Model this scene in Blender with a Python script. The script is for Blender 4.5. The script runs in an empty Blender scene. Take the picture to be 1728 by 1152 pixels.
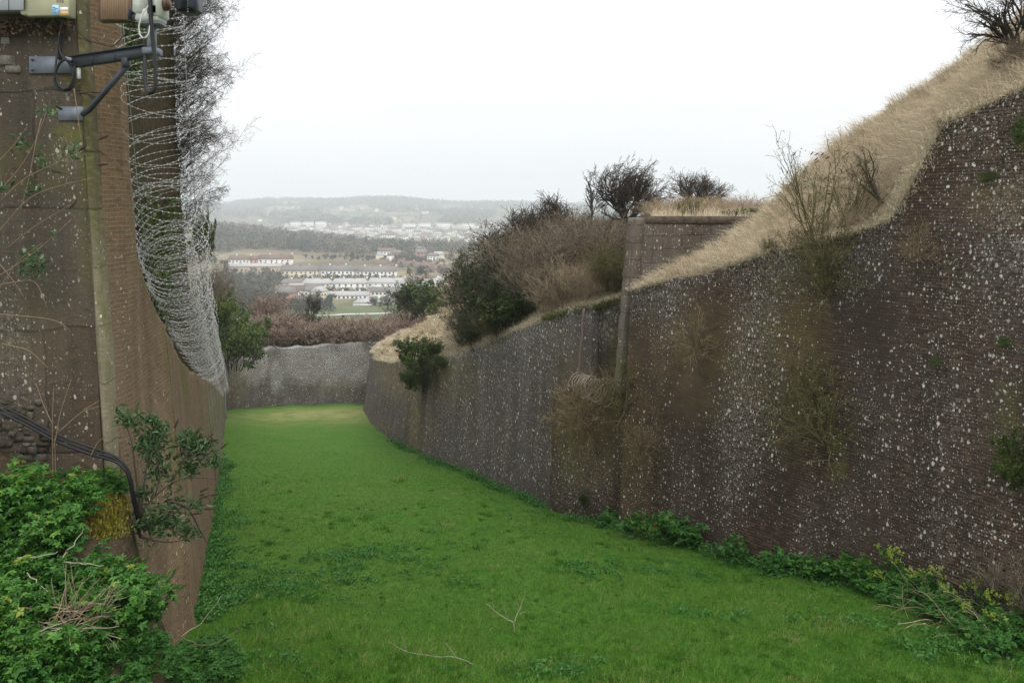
import bpy, math, random
import numpy as np
from mathutils import Vector
R = math.radians
SC = bpy.context.scene
COL = SC.collection
F, CX, HY = 1344.0, 864.0, 352.0          # focal length, principal point (pixels of the photograph)

def P(px, py, d):
    return np.array([(px - CX) / F * d, d, (HY - py) / F * d])
def und(x, y):
    return 0.05*np.sin(x*1.1 + 0.4*y) + 0.04*np.sin(0.8*y - 0.6*x + 1) + 0.025*np.sin(2.3*x + 1.7*y)
def fz(x, y):
    x = np.asarray(x, float); y = np.asarray(y, float)
    return -(4 + 0.2*y) + und(x, y)
def rng(s): return np.random.default_rng(s)

# ---------------------------------------------------------------- nodes
class Mat:
    def __init__(s, name):
        s.m = bpy.data.materials.new(name); s.m.use_nodes = True
        s.nt = s.m.node_tree; s.nt.nodes.clear()
        s.out = s.nt.nodes.new('ShaderNodeOutputMaterial')
    def n(s, typ, ins=None, **kw):
        nd = s.nt.nodes.new('ShaderNode' + typ)
        for k, v in kw.items(): setattr(nd, k, v)
        for k, v in (ins or {}).items():
            sk = nd.inputs[k]
            if isinstance(v, bpy.types.NodeSocket): s.nt.links.new(v, sk)
            else: sk.default_value = v
        return nd
    def math(s, op, a, b=0.0, c=None, clamp=False):
        d = {0: a, 1: b}
        if c is not None: d[2] = c
        return s.n('Math', d, operation=op, use_clamp=clamp).outputs[0]
    def mix(s, f, a, b, mode='MIX'):
        nd = s.n('Mix', None, data_type='RGBA', blend_type=mode)
        for k, v in ((0, f), (6, a), (7, b)):
            if isinstance(v, bpy.types.NodeSocket): s.nt.links.new(v, nd.inputs[k])
            else: nd.inputs[k].default_value = v if k == 0 else (tuple(v) + (1,) if len(v) == 3 else v)
        return nd.outputs[2]
    def ramp(s, f, stops, interp='LINEAR'):
        nd = s.n('ValToRGB', {0: f}); cr = nd.color_ramp; cr.interpolation = interp
        while len(cr.elements) < len(stops): cr.elements.new(0.5)
        for e, (p, c) in zip(cr.elements, stops):
            e.position = p
            e.color = (c, c, c, 1) if isinstance(c, (int, float)) else tuple(c) + (1,)
        return nd.outputs[0]
    def noise(s, vec, scale, detail=4, rough=0.55, dist=0.0):
        return s.n('TexNoise', {'Vector': vec, 'Scale': scale, 'Detail': detail, 'Roughness': rough, 'Distortion': dist}).outputs[0]
    def mapv(s, vec, sc=(1, 1, 1), loc=(0, 0, 0)):
        return s.n('Mapping', {'Vector': vec, 'Scale': sc, 'Location': loc}).outputs[0]
    def attr(s, name): return s.n('Attribute', None, attribute_name=name).outputs['Fac']
    def uv(s, name='UVMap'): return s.n('UVMap', None, uv_map=name).outputs[0]
    def obj(s): return s.n('TexCoord').outputs['Object']
    def geo(s): return s.n('NewGeometry').outputs['Position']
    def done(s, color, rough=0.85, height=None, bump=0.4, dist=0.02, spec=0.3, metal=0.0, transl=0.0):
        ins = {'Roughness': rough, 'Specular IOR Level': spec, 'Metallic': metal}
        b = s.n('BsdfPrincipled', ins)
        if isinstance(color, bpy.types.NodeSocket): s.nt.links.new(color, b.inputs['Base Color'])
        else: b.inputs['Base Color'].default_value = tuple(color) + (1,)
        if height is not None:
            bp = s.n('Bump', {'Height': height, 'Strength': bump, 'Distance': dist})
            s.nt.links.new(bp.outputs[0], b.inputs['Normal'])
        sh = b.outputs[0]
        if transl > 0:
            t = s.n('BsdfTranslucent')
            if isinstance(color, bpy.types.NodeSocket): s.nt.links.new(color, t.inputs[0])
            else: t.inputs[0].default_value = tuple(color) + (1,)
            sh = s.n('MixShader', {0: transl, 1: sh, 2: t.outputs[0]}).outputs[0]
        s.nt.links.new(sh, s.out.inputs[0])
        return s.m

def simple(name, col, rough=0.7, metal=0.0, var=0.25, scale=6.0, spec=0.4):
    m = Mat(name); o = m.obj()
    f = m.noise(o, scale, 5)
    c = m.mix(f, tuple(x*(1-var) for x in col), tuple(min(1, x*(1+var)) for x in col))
    return m.done(c, rough, metal=metal, spec=spec)

def leafmat(name, stops, rough=0.55, transl=0.25, spec=0.3):
    m = Mat(name)
    c = m.ramp(m.attr('tint'), stops)
    return m.done(c, rough, transl=transl, spec=spec)

# ---------------------------------------------------------------- mesh making
def mesh(name, V, quads=None, tris=None, mats=(), uv=None, uv2=None, attrs=None, midx=None, smooth=False):
    """V (n,3); quads (m,4); tris (k,3); uv per vertex"""
    V = np.asarray(V, np.float32).reshape(-1, 3)
    fl, st, n = [], [], 0
    if quads is not None and len(quads):
        q = np.asarray(quads, np.int32); fl.append(q.ravel()); st.append(np.arange(len(q))*4); n = len(q)*4
    if tris is not None and len(tris):
        t = np.asarray(tris, np.int32); fl.append(t.ravel()); st.append(np.arange(len(t))*3 + n)
    loops = np.concatenate(fl); starts = np.concatenate(st).astype(np.int32)
    me = bpy.data.meshes.new(name)
    me.vertices.add(len(V)); me.vertices.foreach_set('co', V.ravel())
    me.loops.add(len(loops)); me.loops.foreach_set('vertex_index', loops)
    me.polygons.add(len(starts)); me.polygons.foreach_set('loop_start', starts)
    if midx is not None: me.polygons.foreach_set('material_index', np.asarray(midx, np.int32))
    if smooth: me.polygons.foreach_set('use_smooth', np.ones(len(starts), bool))
    for nm, u in (('UVMap', uv), ('UV2', uv2)):
        if u is not None:
            l = me.uv_layers.new(name=nm); l.data.foreach_set('uv', np.asarray(u, np.float32)[loops].ravel())
    for k, a in (attrs or {}).items():
        at = me.attributes.new(k, 'FLOAT', 'POINT'); at.data.foreach_set('value', np.asarray(a, np.float32))
    for m in mats: me.materials.append(m)
    me.update(calc_edges=True); me.validate()
    return me

def link(name, me, parent=None, loc=None):
    o = bpy.data.objects.new(name, me); COL.objects.link(o)
    if parent is not None: o.parent = parent
    if loc is not None: o.location = [float(v) for v in loc]
    return o
def tag(o, label=None, cat=None, group=None, kind=None):
    if label: o['label'] = label
    if cat: o['category'] = cat
    if group: o['group'] = group
    if kind: o['kind'] = kind
    elif cat: o['kind'] = 'thing'
    return o
def thing(name, label, cat, loc=(0, 0, 0), rz=0.0, group=None):
    o = bpy.data.objects.new(name, None); COL.objects.link(o); o.empty_display_size = 0.2
    o.location = [float(v) for v in loc]; o.rotation_euler = (0, 0, rz)
    return tag(o, label, cat, group)
def dup(root, loc, rz=0.0, s=1.0, label=None, group=None, rx=0.0, ry=0.0):
    r = root.copy(); COL.objects.link(r)
    r.location = [float(v) for v in loc]; r.rotation_euler = (rx, ry, rz)
    r.scale = (s, s, s) if isinstance(s, (int, float)) else s
    if label: r['label'] = label
    if group: r['group'] = group
    for ch in list(root.children):
        c = ch.copy(); COL.objects.link(c); c.parent = r
        for g in list(ch.children):
            d = g.copy(); COL.objects.link(d); d.parent = c
    return r
def norm(a): return a / (np.linalg.norm(a, axis=-1, keepdims=True) + 1e-9)

class MB:
    """collects quads and tris, builds one mesh"""
    def __init__(s): s.V, s.Q, s.T, s.A, s.n = [], [], [], [], 0
    def add(s, V, Q=None, T=None, tint=0.5):
        V = np.asarray(V, float).reshape(-1, 3)
        if Q is not None and len(Q): s.Q.append(np.asarray(Q) + s.n)
        if T is not None and len(T): s.T.append(np.asarray(T) + s.n)
        s.V.append(V); s.A.append(np.broadcast_to(np.asarray(tint, float), (len(V),))); s.n += len(V)
    def box(s, c, size, rz=0.0, taper=1.0, bev=0.0, axes=None):
        hx, hy, hz = np.asarray(size)/2
        if bev > 0:
            b = min(bev, hx*.9, hy*.9, hz*.9)
            prof = [(-hz, b), (-hz+b, 0), (hz-b, 0), (hz, b)]
        else: prof = [(-hz, 0), (hz, 0)]
        rings = []
        for z, ins in prof:
            k = 1 + (taper-1)*(z+hz)/(2*hz)
            x, y = (hx-ins)*k, (hy-ins)*k
            rings.append([(-x, -y, z), (x, -y, z), (x, y, z), (-x, y, z)])
        V = np.array(rings).reshape(-1, 3)
        Q = [[0, 3, 2, 1]]
        for i in range(len(prof)-1):
            for j in range(4): Q.append([4*i+j, 4*i+(j+1) % 4, 4*i+4+(j+1) % 4, 4*i+4+j])
        m = 4*(len(prof)-1); Q.append([m, m+1, m+2, m+3])
        if axes is not None: V = V @ np.asarray(axes)
        else:
            ca, sa = math.cos(rz), math.sin(rz)
            V = np.stack([V[:, 0]*ca - V[:, 1]*sa, V[:, 0]*sa + V[:, 1]*ca, V[:, 2]], 1)
        s.add(V + np.asarray(c), Q)
    def tube(s, pts, r, sides=8, caps=True, tint=0.5):
        V, Q = tubes(np.asarray(pts, float)[None], np.broadcast_to(np.asarray(r, float), (1, len(pts))), sides)
        k = len(pts); s.add(V, Q, None if not caps else
            [[0, (j+2) % sides, j+1] for j in range(sides-2)] + [[(k-1)*sides, (k-1)*sides+j+1, (k-1)*sides+j+2] for j in range(sides-2)], tint)
    def mesh(s, name, mats, smooth=False, **kw):
        return mesh(name, np.concatenate(s.V), np.concatenate(s.Q) if s.Q else None, np.concatenate(s.T) if s.T else None,
                    mats, attrs={'tint': np.concatenate(s.A)}, smooth=smooth, **kw)

def tubes(pts, rad, sides=3):
    """pts (N,k,3) rad (N,k) -> verts, quads"""
    N, k, _ = pts.shape
    t = np.empty_like(pts); t[:, 1:-1] = pts[:, 2:] - pts[:, :-2] if k > 2 else 0
    t[:, 0] = pts[:, 1] - pts[:, 0]; t[:, -1] = pts[:, -1] - pts[:, -2]
    t = norm(t)
    ref = np.where(np.abs(t[:, :1, 2:3]) > 0.8, np.array([1.0, 0.13, 0]), np.array([0.0, 0.1, 1]))
    u = norm(np.cross(t, np.broadcast_to(ref, t.shape))); v = np.cross(t, u)
    a = np.arange(sides)*2*np.pi/sides
    V = pts[:, :, None] + rad[:, :, None, None]*(np.cos(a)[None, None, :, None]*u[:, :, None] + np.sin(a)[None, None, :, None]*v[:, :, None])
    i = np.arange(N*k*sides).reshape(N, k, sides)
    j = np.roll(i, -1, 2)
    Q = np.stack([i[:, :-1], j[:, :-1], j[:, 1:], i[:, 1:]], -1).reshape(-1, 4)
    return V.reshape(-1, 3), Q

def polyl(g, p0, d0, L, k, wig, bias):
    pts = [p0]; d = norm(d0); st = (L/(k-1))[:, None]
    for i in range(k-1):
        d = norm(d + wig*g.normal(size=d.shape) + np.asarray(bias)); pts.append(pts[-1] + d*st)
    return np.stack(pts, 1)
def grow(g, p0, d0, L, r, levels, k=5, wig=0.12, bias=(0, 0, 0), rtip=0.5, rmin=0.0):
    """levels: (children, length ratio, spread, radius ratio, wiggle, bias, tmin)"""
    p0 = np.atleast_2d(p0); d0 = np.atleast_2d(d0); n = len(p0)
    L = np.broadcast_to(np.asarray(L, float), (n,)); r = np.broadcast_to(np.asarray(r, float), (n,))
    pts = polyl(g, p0, d0, L, k, wig, bias)
    rad = r[:, None]*np.linspace(1, rtip, k)[None]
    out = [(pts, np.maximum(rad, rmin))]
    for (c, lr, sp, rr, wg, bi, tmin) in levels:
        n = len(pts)
        t = (tmin + (1-tmin)*(np.arange(c)[None] + g.random((n, c)))/c).ravel()
        par = np.repeat(np.arange(n), c)
        f = t*(k-1); i = np.minimum(f.astype(int), k-2); w = (f-i)[:, None]
        q0 = pts[par, i]*(1-w) + pts[par, i+1]*w
        tg = norm(pts[par, i+1] - pts[par, i])
        rp = rad[par, i]*(1-w[:, 0]) + rad[par, i+1]*w[:, 0]
        rv = g.normal(size=tg.shape); rv = norm(rv - (rv*tg).sum(1, keepdims=True)*tg)
        s = sp*(0.6 + 0.8*g.random((len(par), 1)))
        dd = norm(tg + rv*s)
        Lc = L[par]*lr*(1.15 - 0.5*t)*(0.6 + 0.8*g.random(len(par)))
        pts = polyl(g, q0, dd, Lc, k, wg, bi); L = Lc
        rad = (rp*rr)[:, None]*np.linspace(1, rtip, k)[None]
        out.append((pts, np.maximum(rad, rmin)))
    return out
def twigmesh(name, lv, mat, g, sides=(5, 4, 3, 3, 3)):
    m = MB()
    for i, (p, r) in enumerate(lv):
        sd = sides[min(i, len(sides)-1)]
        V, Q = tubes(p, r, sd)
        m.add(V, Q, None, np.repeat(g.random(len(p)), p.shape[1]*sd))
    return m.mesh(name, [mat])

def leaves(g, C, size, nrm=None, flat=0.5, aspect=0.55, fold=0.25, droop=0.2, tint=None, frame=None):
    """leaf shaped blades: 6 verts, 2 quads each, around points C"""
    n = len(C); C = np.asarray(C, float)
    sz = np.broadcast_to(np.asarray(size, float), (n,))*(0.6 + 0.8*g.random(n))
    N_ = g.normal(size=(n, 3)); 
    if nrm is not None: N_ = norm(N_)*(1-flat) + norm(np.broadcast_to(np.asarray(nrm, float), (n, 3)))*flat
    N_ = norm(N_)
    D = g.normal(size=(n, 3)) if frame is None else frame[0]
    if frame is not None: N_ = frame[1]
    D = norm(D - (D*N_).sum(1, keepdims=True)*N_); S = np.cross(N_, D)
    z = sz[:, None]
    base = C - D*z*0.5; tip = C + D*z*0.5 - N_*z*droop
    l1 = C - D*z*0.12 + S*z*aspect*0.5 + N_*z*fold*aspect; r1 = C - D*z*0.12 - S*z*aspect*0.5 + N_*z*fold*aspect
    l2 = C + D*z*0.22 + S*z*aspect*0.36 + N_*z*fold*aspect*.6 - N_*z*droop*.3; r2 = C + D*z*0.22 - S*z*aspect*0.36 + N_*z*fold*aspect*.6 - N_*z*droop*.3
    V = np.stack([base, l1, l2, tip, r2, r1], 1).reshape(-1, 3)
    i = np.arange(n)[:, None]*6
    Q = np.concatenate([i + np.array([[0, 1, 2, 3]]), i + np.array([[0, 3, 4, 5]])])
    t = g.random(n) if tint is None else np.broadcast_to(np.asarray(tint), (n,))
    return V, Q, np.repeat(t, 6)
def resample(pts, n):
    pts = np.asarray(pts, float)
    s = np.r_[0, np.cumsum(np.linalg.norm(np.diff(pts, axis=0), axis=1))]
    t = np.linspace(0, s[-1], n)
    return np.stack([np.interp(t, s, pts[:, i]) for i in range(pts.shape[1])], 1)
def vnoise(x, y, z, s, seed=0):
    """cheap smooth noise from sines, about -1..1"""
    g = rng(seed); o = 0
    for i in range(6):
        k = norm(g.normal(size=3))*s*(0.6 + 0.5*i); o = o + np.sin(k[0]*x + k[1]*y + k[2]*z + g.random()*6.3)/(1 + 0.45*i)
    return o/2.6
def gridq(nu, nv, off=0):
    i = np.arange(nu*nv).reshape(nu, nv) + off
    return np.stack([i[:-1, :-1], i[1:, :-1], i[1:, 1:], i[:-1, 1:]], -1).reshape(-1, 4)
def loft(name, lines, nu, per, mat, amp=0.0, nscale=1.0, seed=1, smooth=True, fix_first=True):
    """surface through successive polylines (each list of points)"""
    Ls = [resample(l, nu) for l in lines]; rows = []
    for a, b in zip(Ls[:-1], Ls[1:]):
        for j in range(per): rows.append(a + (b-a)*j/per)
    rows.append(Ls[-1]); G = np.stack(rows, 1)      # nu, nv, 3
    if amp > 0:
        k = np.ones(G.shape[:2]); 
        if fix_first: k[:, 0] = 0.2
        G[:, :, 2] += amp*k*vnoise(G[:, :, 0], G[:, :, 1], G[:, :, 2]*0, nscale, seed)
    Q = gridq(nu, G.shape[1])
    return link(name, mesh(name, G.reshape(-1, 3), Q, None, [mat], smooth=smooth)), G
# ---------------------------------------------------------------- camera, world, light
cam = bpy.data.cameras.new('camera'); co = bpy.data.objects.new('camera', cam); COL.objects.link(co)
cam.sensor_width = 36; cam.lens = 28; cam.clip_end = 20000; cam.clip_start = 0.1
cam.shift_y = -(576 - HY)/1728
co.location = (0, 0, 0); co.rotation_euler = (R(90), 0, 0); SC.camera = co
SC.render.resolution_x, SC.render.resolution_y = 1024, 682
SUN_EL, SUN_AZ = R(52), R(150)        # azimuth clockwise from +Y
w = bpy.data.worlds.new('World'); SC.world = w; w.use_nodes = True
nt = w.node_tree; nt.nodes.clear()
wo = nt.nodes.new('ShaderNodeOutputWorld')
sky = nt.nodes.new('ShaderNodeTexSky'); sky.sky_type = 'NISHITA'; sky.sun_disc = False
sky.sun_elevation = SUN_EL; sky.sun_rotation = SUN_AZ
b1 = nt.nodes.new('ShaderNodeBackground'); b1.inputs[1].default_value = 0.1; nt.links.new(sky.outputs[0], b1.inputs[0])
# cloud layer: soft noise on the sky direction, a little greyer low down
tc = nt.nodes.new('ShaderNodeTexCoord')
mp = nt.nodes.new('ShaderNodeMapping'); mp.inputs['Scale'].default_value = (1.2, 1.2, 5.0); nt.links.new(tc.outputs['Generated'], mp.inputs[0])
nz = nt.nodes.new('ShaderNodeTexNoise'); nz.inputs['Scale'].default_value = 1.6; nz.inputs['Detail'].default_value = 5; nt.links.new(mp.outputs[0], nz.inputs[0])
cr = nt.nodes.new('ShaderNodeValToRGB'); nt.links.new(nz.outputs[0], cr.inputs[0])
cr.color_ramp.elements[0].position = 0.3; cr.color_ramp.elements[0].color = (0.91, 0.93, 0.95, 1)
cr.color_ramp.elements[1].position = 0.7; cr.color_ramp.elements[1].color = (1.0, 1.0, 1.0, 1)
b2 = nt.nodes.new('ShaderNodeBackground'); nt.links.new(cr.outputs[0], b2.inputs[0])
# overcast luminance: the zenith about three times as bright as the horizon
sx = nt.nodes.new('ShaderNodeSeparateXYZ'); nt.links.new(tc.outputs['Generated'], sx.inputs[0])
mr = nt.nodes.new('ShaderNodeMapRange'); nt.links.new(sx.outputs[2], mr.inputs[0]); mr.inputs[1].default_value = 0.0; mr.inputs[2].default_value = 1.0; mr.inputs[3].default_value = 0.70; mr.inputs[4].default_value = 2.0
nt.links.new(mr.outputs[0], b2.inputs[1])
mx = nt.nodes.new('ShaderNodeMixShader'); mx.inputs[0].default_value = 0.93
nt.links.new(b1.outputs[0], mx.inputs[1]); nt.links.new(b2.outputs[0], mx.inputs[2]); nt.links.new(mx.outputs[0], wo.inputs[0])
sl = bpy.data.lights.new('sun', 'SUN'); sl.energy = 1.1; sl.angle = R(25); sl.color = (1, 0.96, 0.9)
so = bpy.data.objects.new('sun', sl); COL.objects.link(so)
sd = Vector((math.sin(SUN_AZ)*math.cos(SUN_EL), math.cos(SUN_AZ)*math.cos(SUN_EL), math.sin(SUN_EL)))
so.rotation_euler = sd.to_track_quat('Z', 'Y').to_euler(); so.location = (20, -20, 60)
vs = SC.view_settings; vs.view_transform = 'Standard'; vs.look = 'None'; vs.exposure = 0.35; vs.gamma = 1
cy = SC.cycles
cy.max_bounces = 6; cy.diffuse_bounces = 3; cy.glossy_bounces = 2; cy.transmission_bounces = 3; cy.transparent_max_bounces = 6; cy.volume_bounces = 1
cy.use_denoising = True; cy.sample_clamp_indirect = 6.0; cy.denoising_prefilter = 'NONE'; cy.denoising_input_passes = 'RGB_ALBEDO_NORMAL'
try: cy.denoiser = 'OPENIMAGEDENOISE'
except Exception: pass

# ---------------------------------------------------------------- masonry materials
def brick_mat(name, ca, cb, mortar, lich=(5.0, 11.0), lich_col=(0.78, 0.76, 0.70), cool=(0.060, 0.046, 0.040), warm=(0.13, 0.085, 0.055),
              bw=0.175, bh=0.058, ms=0.010, base_l=0.1, streak=0.42, lmask=1.0, wobk=0.06, crust_k=0.42):
    m = Mat(name); uv = m.uv(); pos = uv
    wob = m.n('VectorMath', {0: m.n('TexNoise', {'Vector': pos, 'Scale': 1.3, 'Detail': 3}).outputs[1], 1: (0.5, 0.5, 0.5)}, operation='SUBTRACT').outputs[0]
    uvd = m.n('VectorMath', {0: uv, 1: m.n('VectorMath', {0: wob, 'Scale': wobk}, operation='SCALE').outputs[0]}, operation='ADD').outputs[0]
    br = m.n('TexBrick', {'Vector': uvd, 'Color1': ca + (1,), 'Color2': cb + (1,), 'Mortar': mortar + (1,), 'Scale': 1.0, 'Mortar Size': ms, 'Mortar Smooth': 0.35,
                          'Bias': 0.0, 'Brick Width': bw, 'Row Height': bh})
    col = br.outputs[0]
    # single bricks much darker / redder
    spot = m.noise(m.mapv(uvd, (4.2, 12.5, 1)), 1.0, 2)
    col = m.mix(m.math('MULTIPLY', m.ramp(spot, [(0.52, 0.0), (0.68, 1.0)]), 0.75), col, warm)
    col = m.mix(m.math('MULTIPLY', m.ramp(spot, [(0.28, 1.0), (0.45, 0.0)]), 0.6), col, tuple(c*0.4 for c in ca))
    # broad tones
    big = m.noise(m.mapv(pos, (0.32, 0.16, 1)), 1.0, 5, 0.6)
    col = m.mix(m.math('MULTIPLY', m.ramp(big, [(0.42, 0.0), (0.66, 1.0)]), 0.7), col, cool, 'MIX')
    st = m.noise(m.mapv(pos, (1.5, 0.10, 1)), 1.0, 6, 0.65)
    col = m.mix(streak, col, m.ramp(st, [(0.3, 0.45), (0.5, 0.95), (0.7, 1.5)]), 'MULTIPLY')
    fine = m.noise(pos, 38.0, 4, 0.7)
    col = m.mix(0.7, col, m.ramp(fine, [(0.25, 0.55), (0.5, 1.0), (0.78, 1.55)]), 'MULTIPLY')
    wa = m.attr('warm'); col = m.mix(m.math('MULTIPLY', wa, m.ramp(m.noise(pos, 2.2, 5), [(0.3, 0.2), (0.6, 1.0)])), col, m.mix(fine, (0.10, 0.075, 0.03), (0.2, 0.15, 0.075)))
    mo = m.attr('moss'); mon = m.ramp(m.noise(pos, 3.0, 6, 0.7), [(0.4, 0.0), (0.58, 1.0)])
    col = m.mix(m.math('MULTIPLY', mo, mon), col, m.mix(fine, (0.05, 0.055, 0.015), (0.17, 0.17, 0.035)))
    # lichen: pale rosettes, sized and placed by cell, gathered where the lichen attribute is high
    la = m.math('MULTIPLY_ADD', m.noise(m.mapv(pos, (0.9, 0.35, 1)), 1.0, 4), 1.15, -0.55)
    la = m.math('ADD', m.math('ADD', m.math('MULTIPLY', m.attr('lich'), lmask), base_l), la, clamp=True)
    tot = None
    for k, sc in enumerate(lich):
        vd = m.n('VectorMath', {0: m.mapv(uv, (sc, sc*0.72, 1), (k*3.7, 1.3*k, 0)), 1: m.n('VectorMath', {0: m.n('TexNoise', {'Vector': uv, 'Scale': sc*2.0, 'Detail': 4}).outputs[1], 'Scale': 0.75}, operation='SCALE').outputs[0]}, operation='ADD').outputs[0]
        vo = m.n('TexVoronoi', {'Vector': vd, 'Scale': 1.0}, voronoi_dimensions='2D')
        sep = m.n('SeparateColor', {0: vo.outputs['Color']})
        on = m.math('LESS_THAN', sep.outputs[0], la)
        rad = m.math('MULTIPLY_ADD', m.math('POWER', sep.outputs[1], 5.0 if sc > 8 else 9.0), 0.27 if sc > 8 else 0.20, 0.10 if sc > 8 else 0.03)
        hit = m.n('MapRange', {0: m.math('SUBTRACT', rad, vo.outputs['Distance']), 1: -0.03, 2: 0.06, 3: 0.0, 4: 1.0}).outputs[0]
        hit = m.math('MULTIPLY', m.math('MULTIPLY', hit, on), m.math('MULTIPLY_ADD', sep.outputs[2], 0.7, 0.3))
        tot = hit if tot is None else m.math('MAXIMUM', tot, hit)
    tot = m.math('MULTIPLY', tot, m.ramp(fine, [(0.3, 0.45), (0.5, 1.0)]))
    # whole crust where it is dense
    crust = m.math('MULTIPLY', m.math('POWER', la, 2.2), m.ramp(m.noise(m.mapv(pos, (1, .7, 1)), 14.0, 6, 0.8), [(0.48, 0.0), (0.66, crust_k)]))
    tot = m.math('MAXIMUM', tot, crust)
    col = m.mix(tot, col, m.mix(m.noise(pos, 3.0, 3), lich_col, tuple(min(1, c*0.78) for c in lich_col)))
    h = m.math('ADD', m.math('MULTIPLY', br.outputs[1], -0.7), m.math('ADD', m.math('MULTIPLY', fine, 0.5), m.math('MULTIPLY', spot, 0.6)))
    return m.done(col, 0.92, h, 0.75, 0.02, spec=0.15)

M = {}
M['brick'] = brick_mat('dark_brick', (0.058, 0.040, 0.028), (0.100, 0.067, 0.045), (0.020, 0.014, 0.010), lich=(14.0, 25.0, 7.5), base_l=0.11)  # mortar colour darkened so the shadow in the joints is painted in
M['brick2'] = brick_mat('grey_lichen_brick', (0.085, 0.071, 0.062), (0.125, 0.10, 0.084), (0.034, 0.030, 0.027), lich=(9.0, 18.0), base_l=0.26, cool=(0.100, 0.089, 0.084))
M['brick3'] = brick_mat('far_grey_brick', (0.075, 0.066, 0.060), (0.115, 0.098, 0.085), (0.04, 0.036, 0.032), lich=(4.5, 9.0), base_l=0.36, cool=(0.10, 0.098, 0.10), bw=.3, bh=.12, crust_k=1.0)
M['brick_left'] = brick_mat('brown_brick', (0.135, 0.090, 0.050), (0.190, 0.126, 0.068), (0.20, 0.155, 0.10), lich=(12.0, 24.0), lich_col=(0.5, 0.43, 0.31), base_l=0.05,
                            cool=(0.115, 0.085, 0.06), warm=(0.19, 0.108, 0.052), streak=0.5, ms=0.010)
M['block'] = brick_mat('dark_stone_block', (0.075, 0.056, 0.040), (0.108, 0.082, 0.060), (0.034, 0.027, 0.02), lich=(15.0, 30.0), lich_col=(0.5, 0.47, 0.38), base_l=0.12,
                       cool=(0.06, 0.055, 0.046), warm=(0.085, 0.055, 0.032), bw=2.1, bh=1.45, ms=0.016, streak=0.85, wobk=0.22)
M['rubble'] = brick_mat('pale_rubble', (0.17, 0.155, 0.125), (0.25, 0.23, 0.19), (0.05, 0.042, 0.033), lich=(7.0, 14.0), base_l=0.12, bw=0.34, bh=0.23, ms=0.035, cool=(0.16, 0.15, 0.13))
M['rubble2'] = brick_mat('dark_rubble', (0.085, 0.075, 0.055), (0.14, 0.125, 0.10), (0.03, 0.025, 0.02), lich=(9.0, 18.0), base_l=0.12, bw=0.30, bh=0.2, ms=0.03, cool=(0.09, 0.085, 0.07))
M['quoin'] = brick_mat('olive_grey_stone', (0.095, 0.080, 0.048), (0.14, 0.115, 0.07), (0.045, 0.035, 0.022), lich=(9.0, 18.0), base_l=0.0, bw=1.4, bh=0.7, ms=0.015, cool=(0.2, 0.18, 0.13), warm=(0.2, 0.19, 0.07), streak=0.8)
M['ashlar'] = brick_mat('weathered_ashlar', (0.070, 0.053, 0.040), (0.108, 0.084, 0.063), (0.032, 0.026, 0.02), lich=(7.0, 14.0), base_l=0.14, bw=0.62, bh=0.36, ms=0.02, cool=(0.13, 0.12, 0.105))
M['panel'] = brick_mat('dark_panel_blocks', (0.040, 0.029, 0.022), (0.075, 0.056, 0.042), (0.016, 0.012, 0.01), lich=(5.0, 12.0), lich_col=(0.42, 0.45, 0.40), base_l=0.1, bw=0.9, bh=0.62, ms=0.02, cool=(0.06, 0.05, 0.043), crust_k=.9)
M['pier'] = brick_mat('pale_quoin_stone', (0.115, 0.09, 0.068), (0.155, 0.125, 0.095), (0.05, 0.04, 0.03), lich=(9.0, 18.0), base_l=0.1, bw=0.9, bh=0.45, ms=0.015, cool=(0.2, 0.18, 0.16))

# ---------------------------------------------------------------- ground materials
def grass_ground():
    m = Mat('lawn'); p = m.geo()
    a = m.noise(p, 0.5, 6, 0.6); b = m.noise(m.mapv(p, (1, .6, 1)), 6.0, 6, 0.7); c = m.noise(p, 30.0, 4, 0.75)
    col = m.ramp(b, [(0.3, (0.020, 0.060, 0.006)), (0.5, (0.046, 0.122, 0.012)), (0.7, (0.082, 0.185, 0.022))])
    col = m.mix(m.ramp(a, [(0.35, 0.0), (0.65, 0.6)]), col, (0.075, 0.135, 0.022))
    col = m.mix(0.6, col, m.ramp(c, [(0.25, 0.5), (0.5, 1.0), (0.75, 1.5)]), 'MULTIPLY')
    dry = m.math('MULTIPLY', m.attr('dry'), m.ramp(m.noise(p, 0.8, 5), [(0.3, 0.25), (0.65, 1.0)]))
    col = m.mix(dry, col, (0.23, 0.22, 0.085))
    return m.done(col, 0.9, m.math('ADD', b, m.math('MULTIPLY', c, 0.6)), 0.8, 0.06, spec=0.1)
def straw_ground():
    m = Mat('dry_turf'); p = m.geo()
    a = m.noise(p, 0.45, 6, 0.65); b = m.noise(m.mapv(p, (3, 3, 1.2)), 3.0, 7, 0.75)
    col = m.ramp(b, [(0.25, (0.13, 0.10, 0.055)), (0.45, (0.29, 0.225, 0.135)), (0.7, (0.46, 0.37, 0.235))])
    col = m.mix(m.ramp(a, [(0.5, 0.0), (0.68, 0.75)]), col, (0.13, 0.125, 0.05))
    return m.done(col, 0.95, b, 0.9, 0.12, spec=0.05)
def earth():
    m = Mat('brown_earth'); p = m.geo()
    a = m.noise(p, 0.7, 6, 0.65); b = m.noise(p, 9.0, 6, 0.75)
    col = m.ramp(b, [(0.25, (0.025, 0.02, 0.013)), (0.5, (0.07, 0.052, 0.033)), (0.75, (0.14, 0.11, 0.068))])
    col = m.mix(m.ramp(a, [(0.45, 0.0), (0.65, 0.7)]), col, (0.045, 0.058, 0.018))
    return m.done(col, 0.95, b, 0.9, 0.08, spec=0.05)
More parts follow.
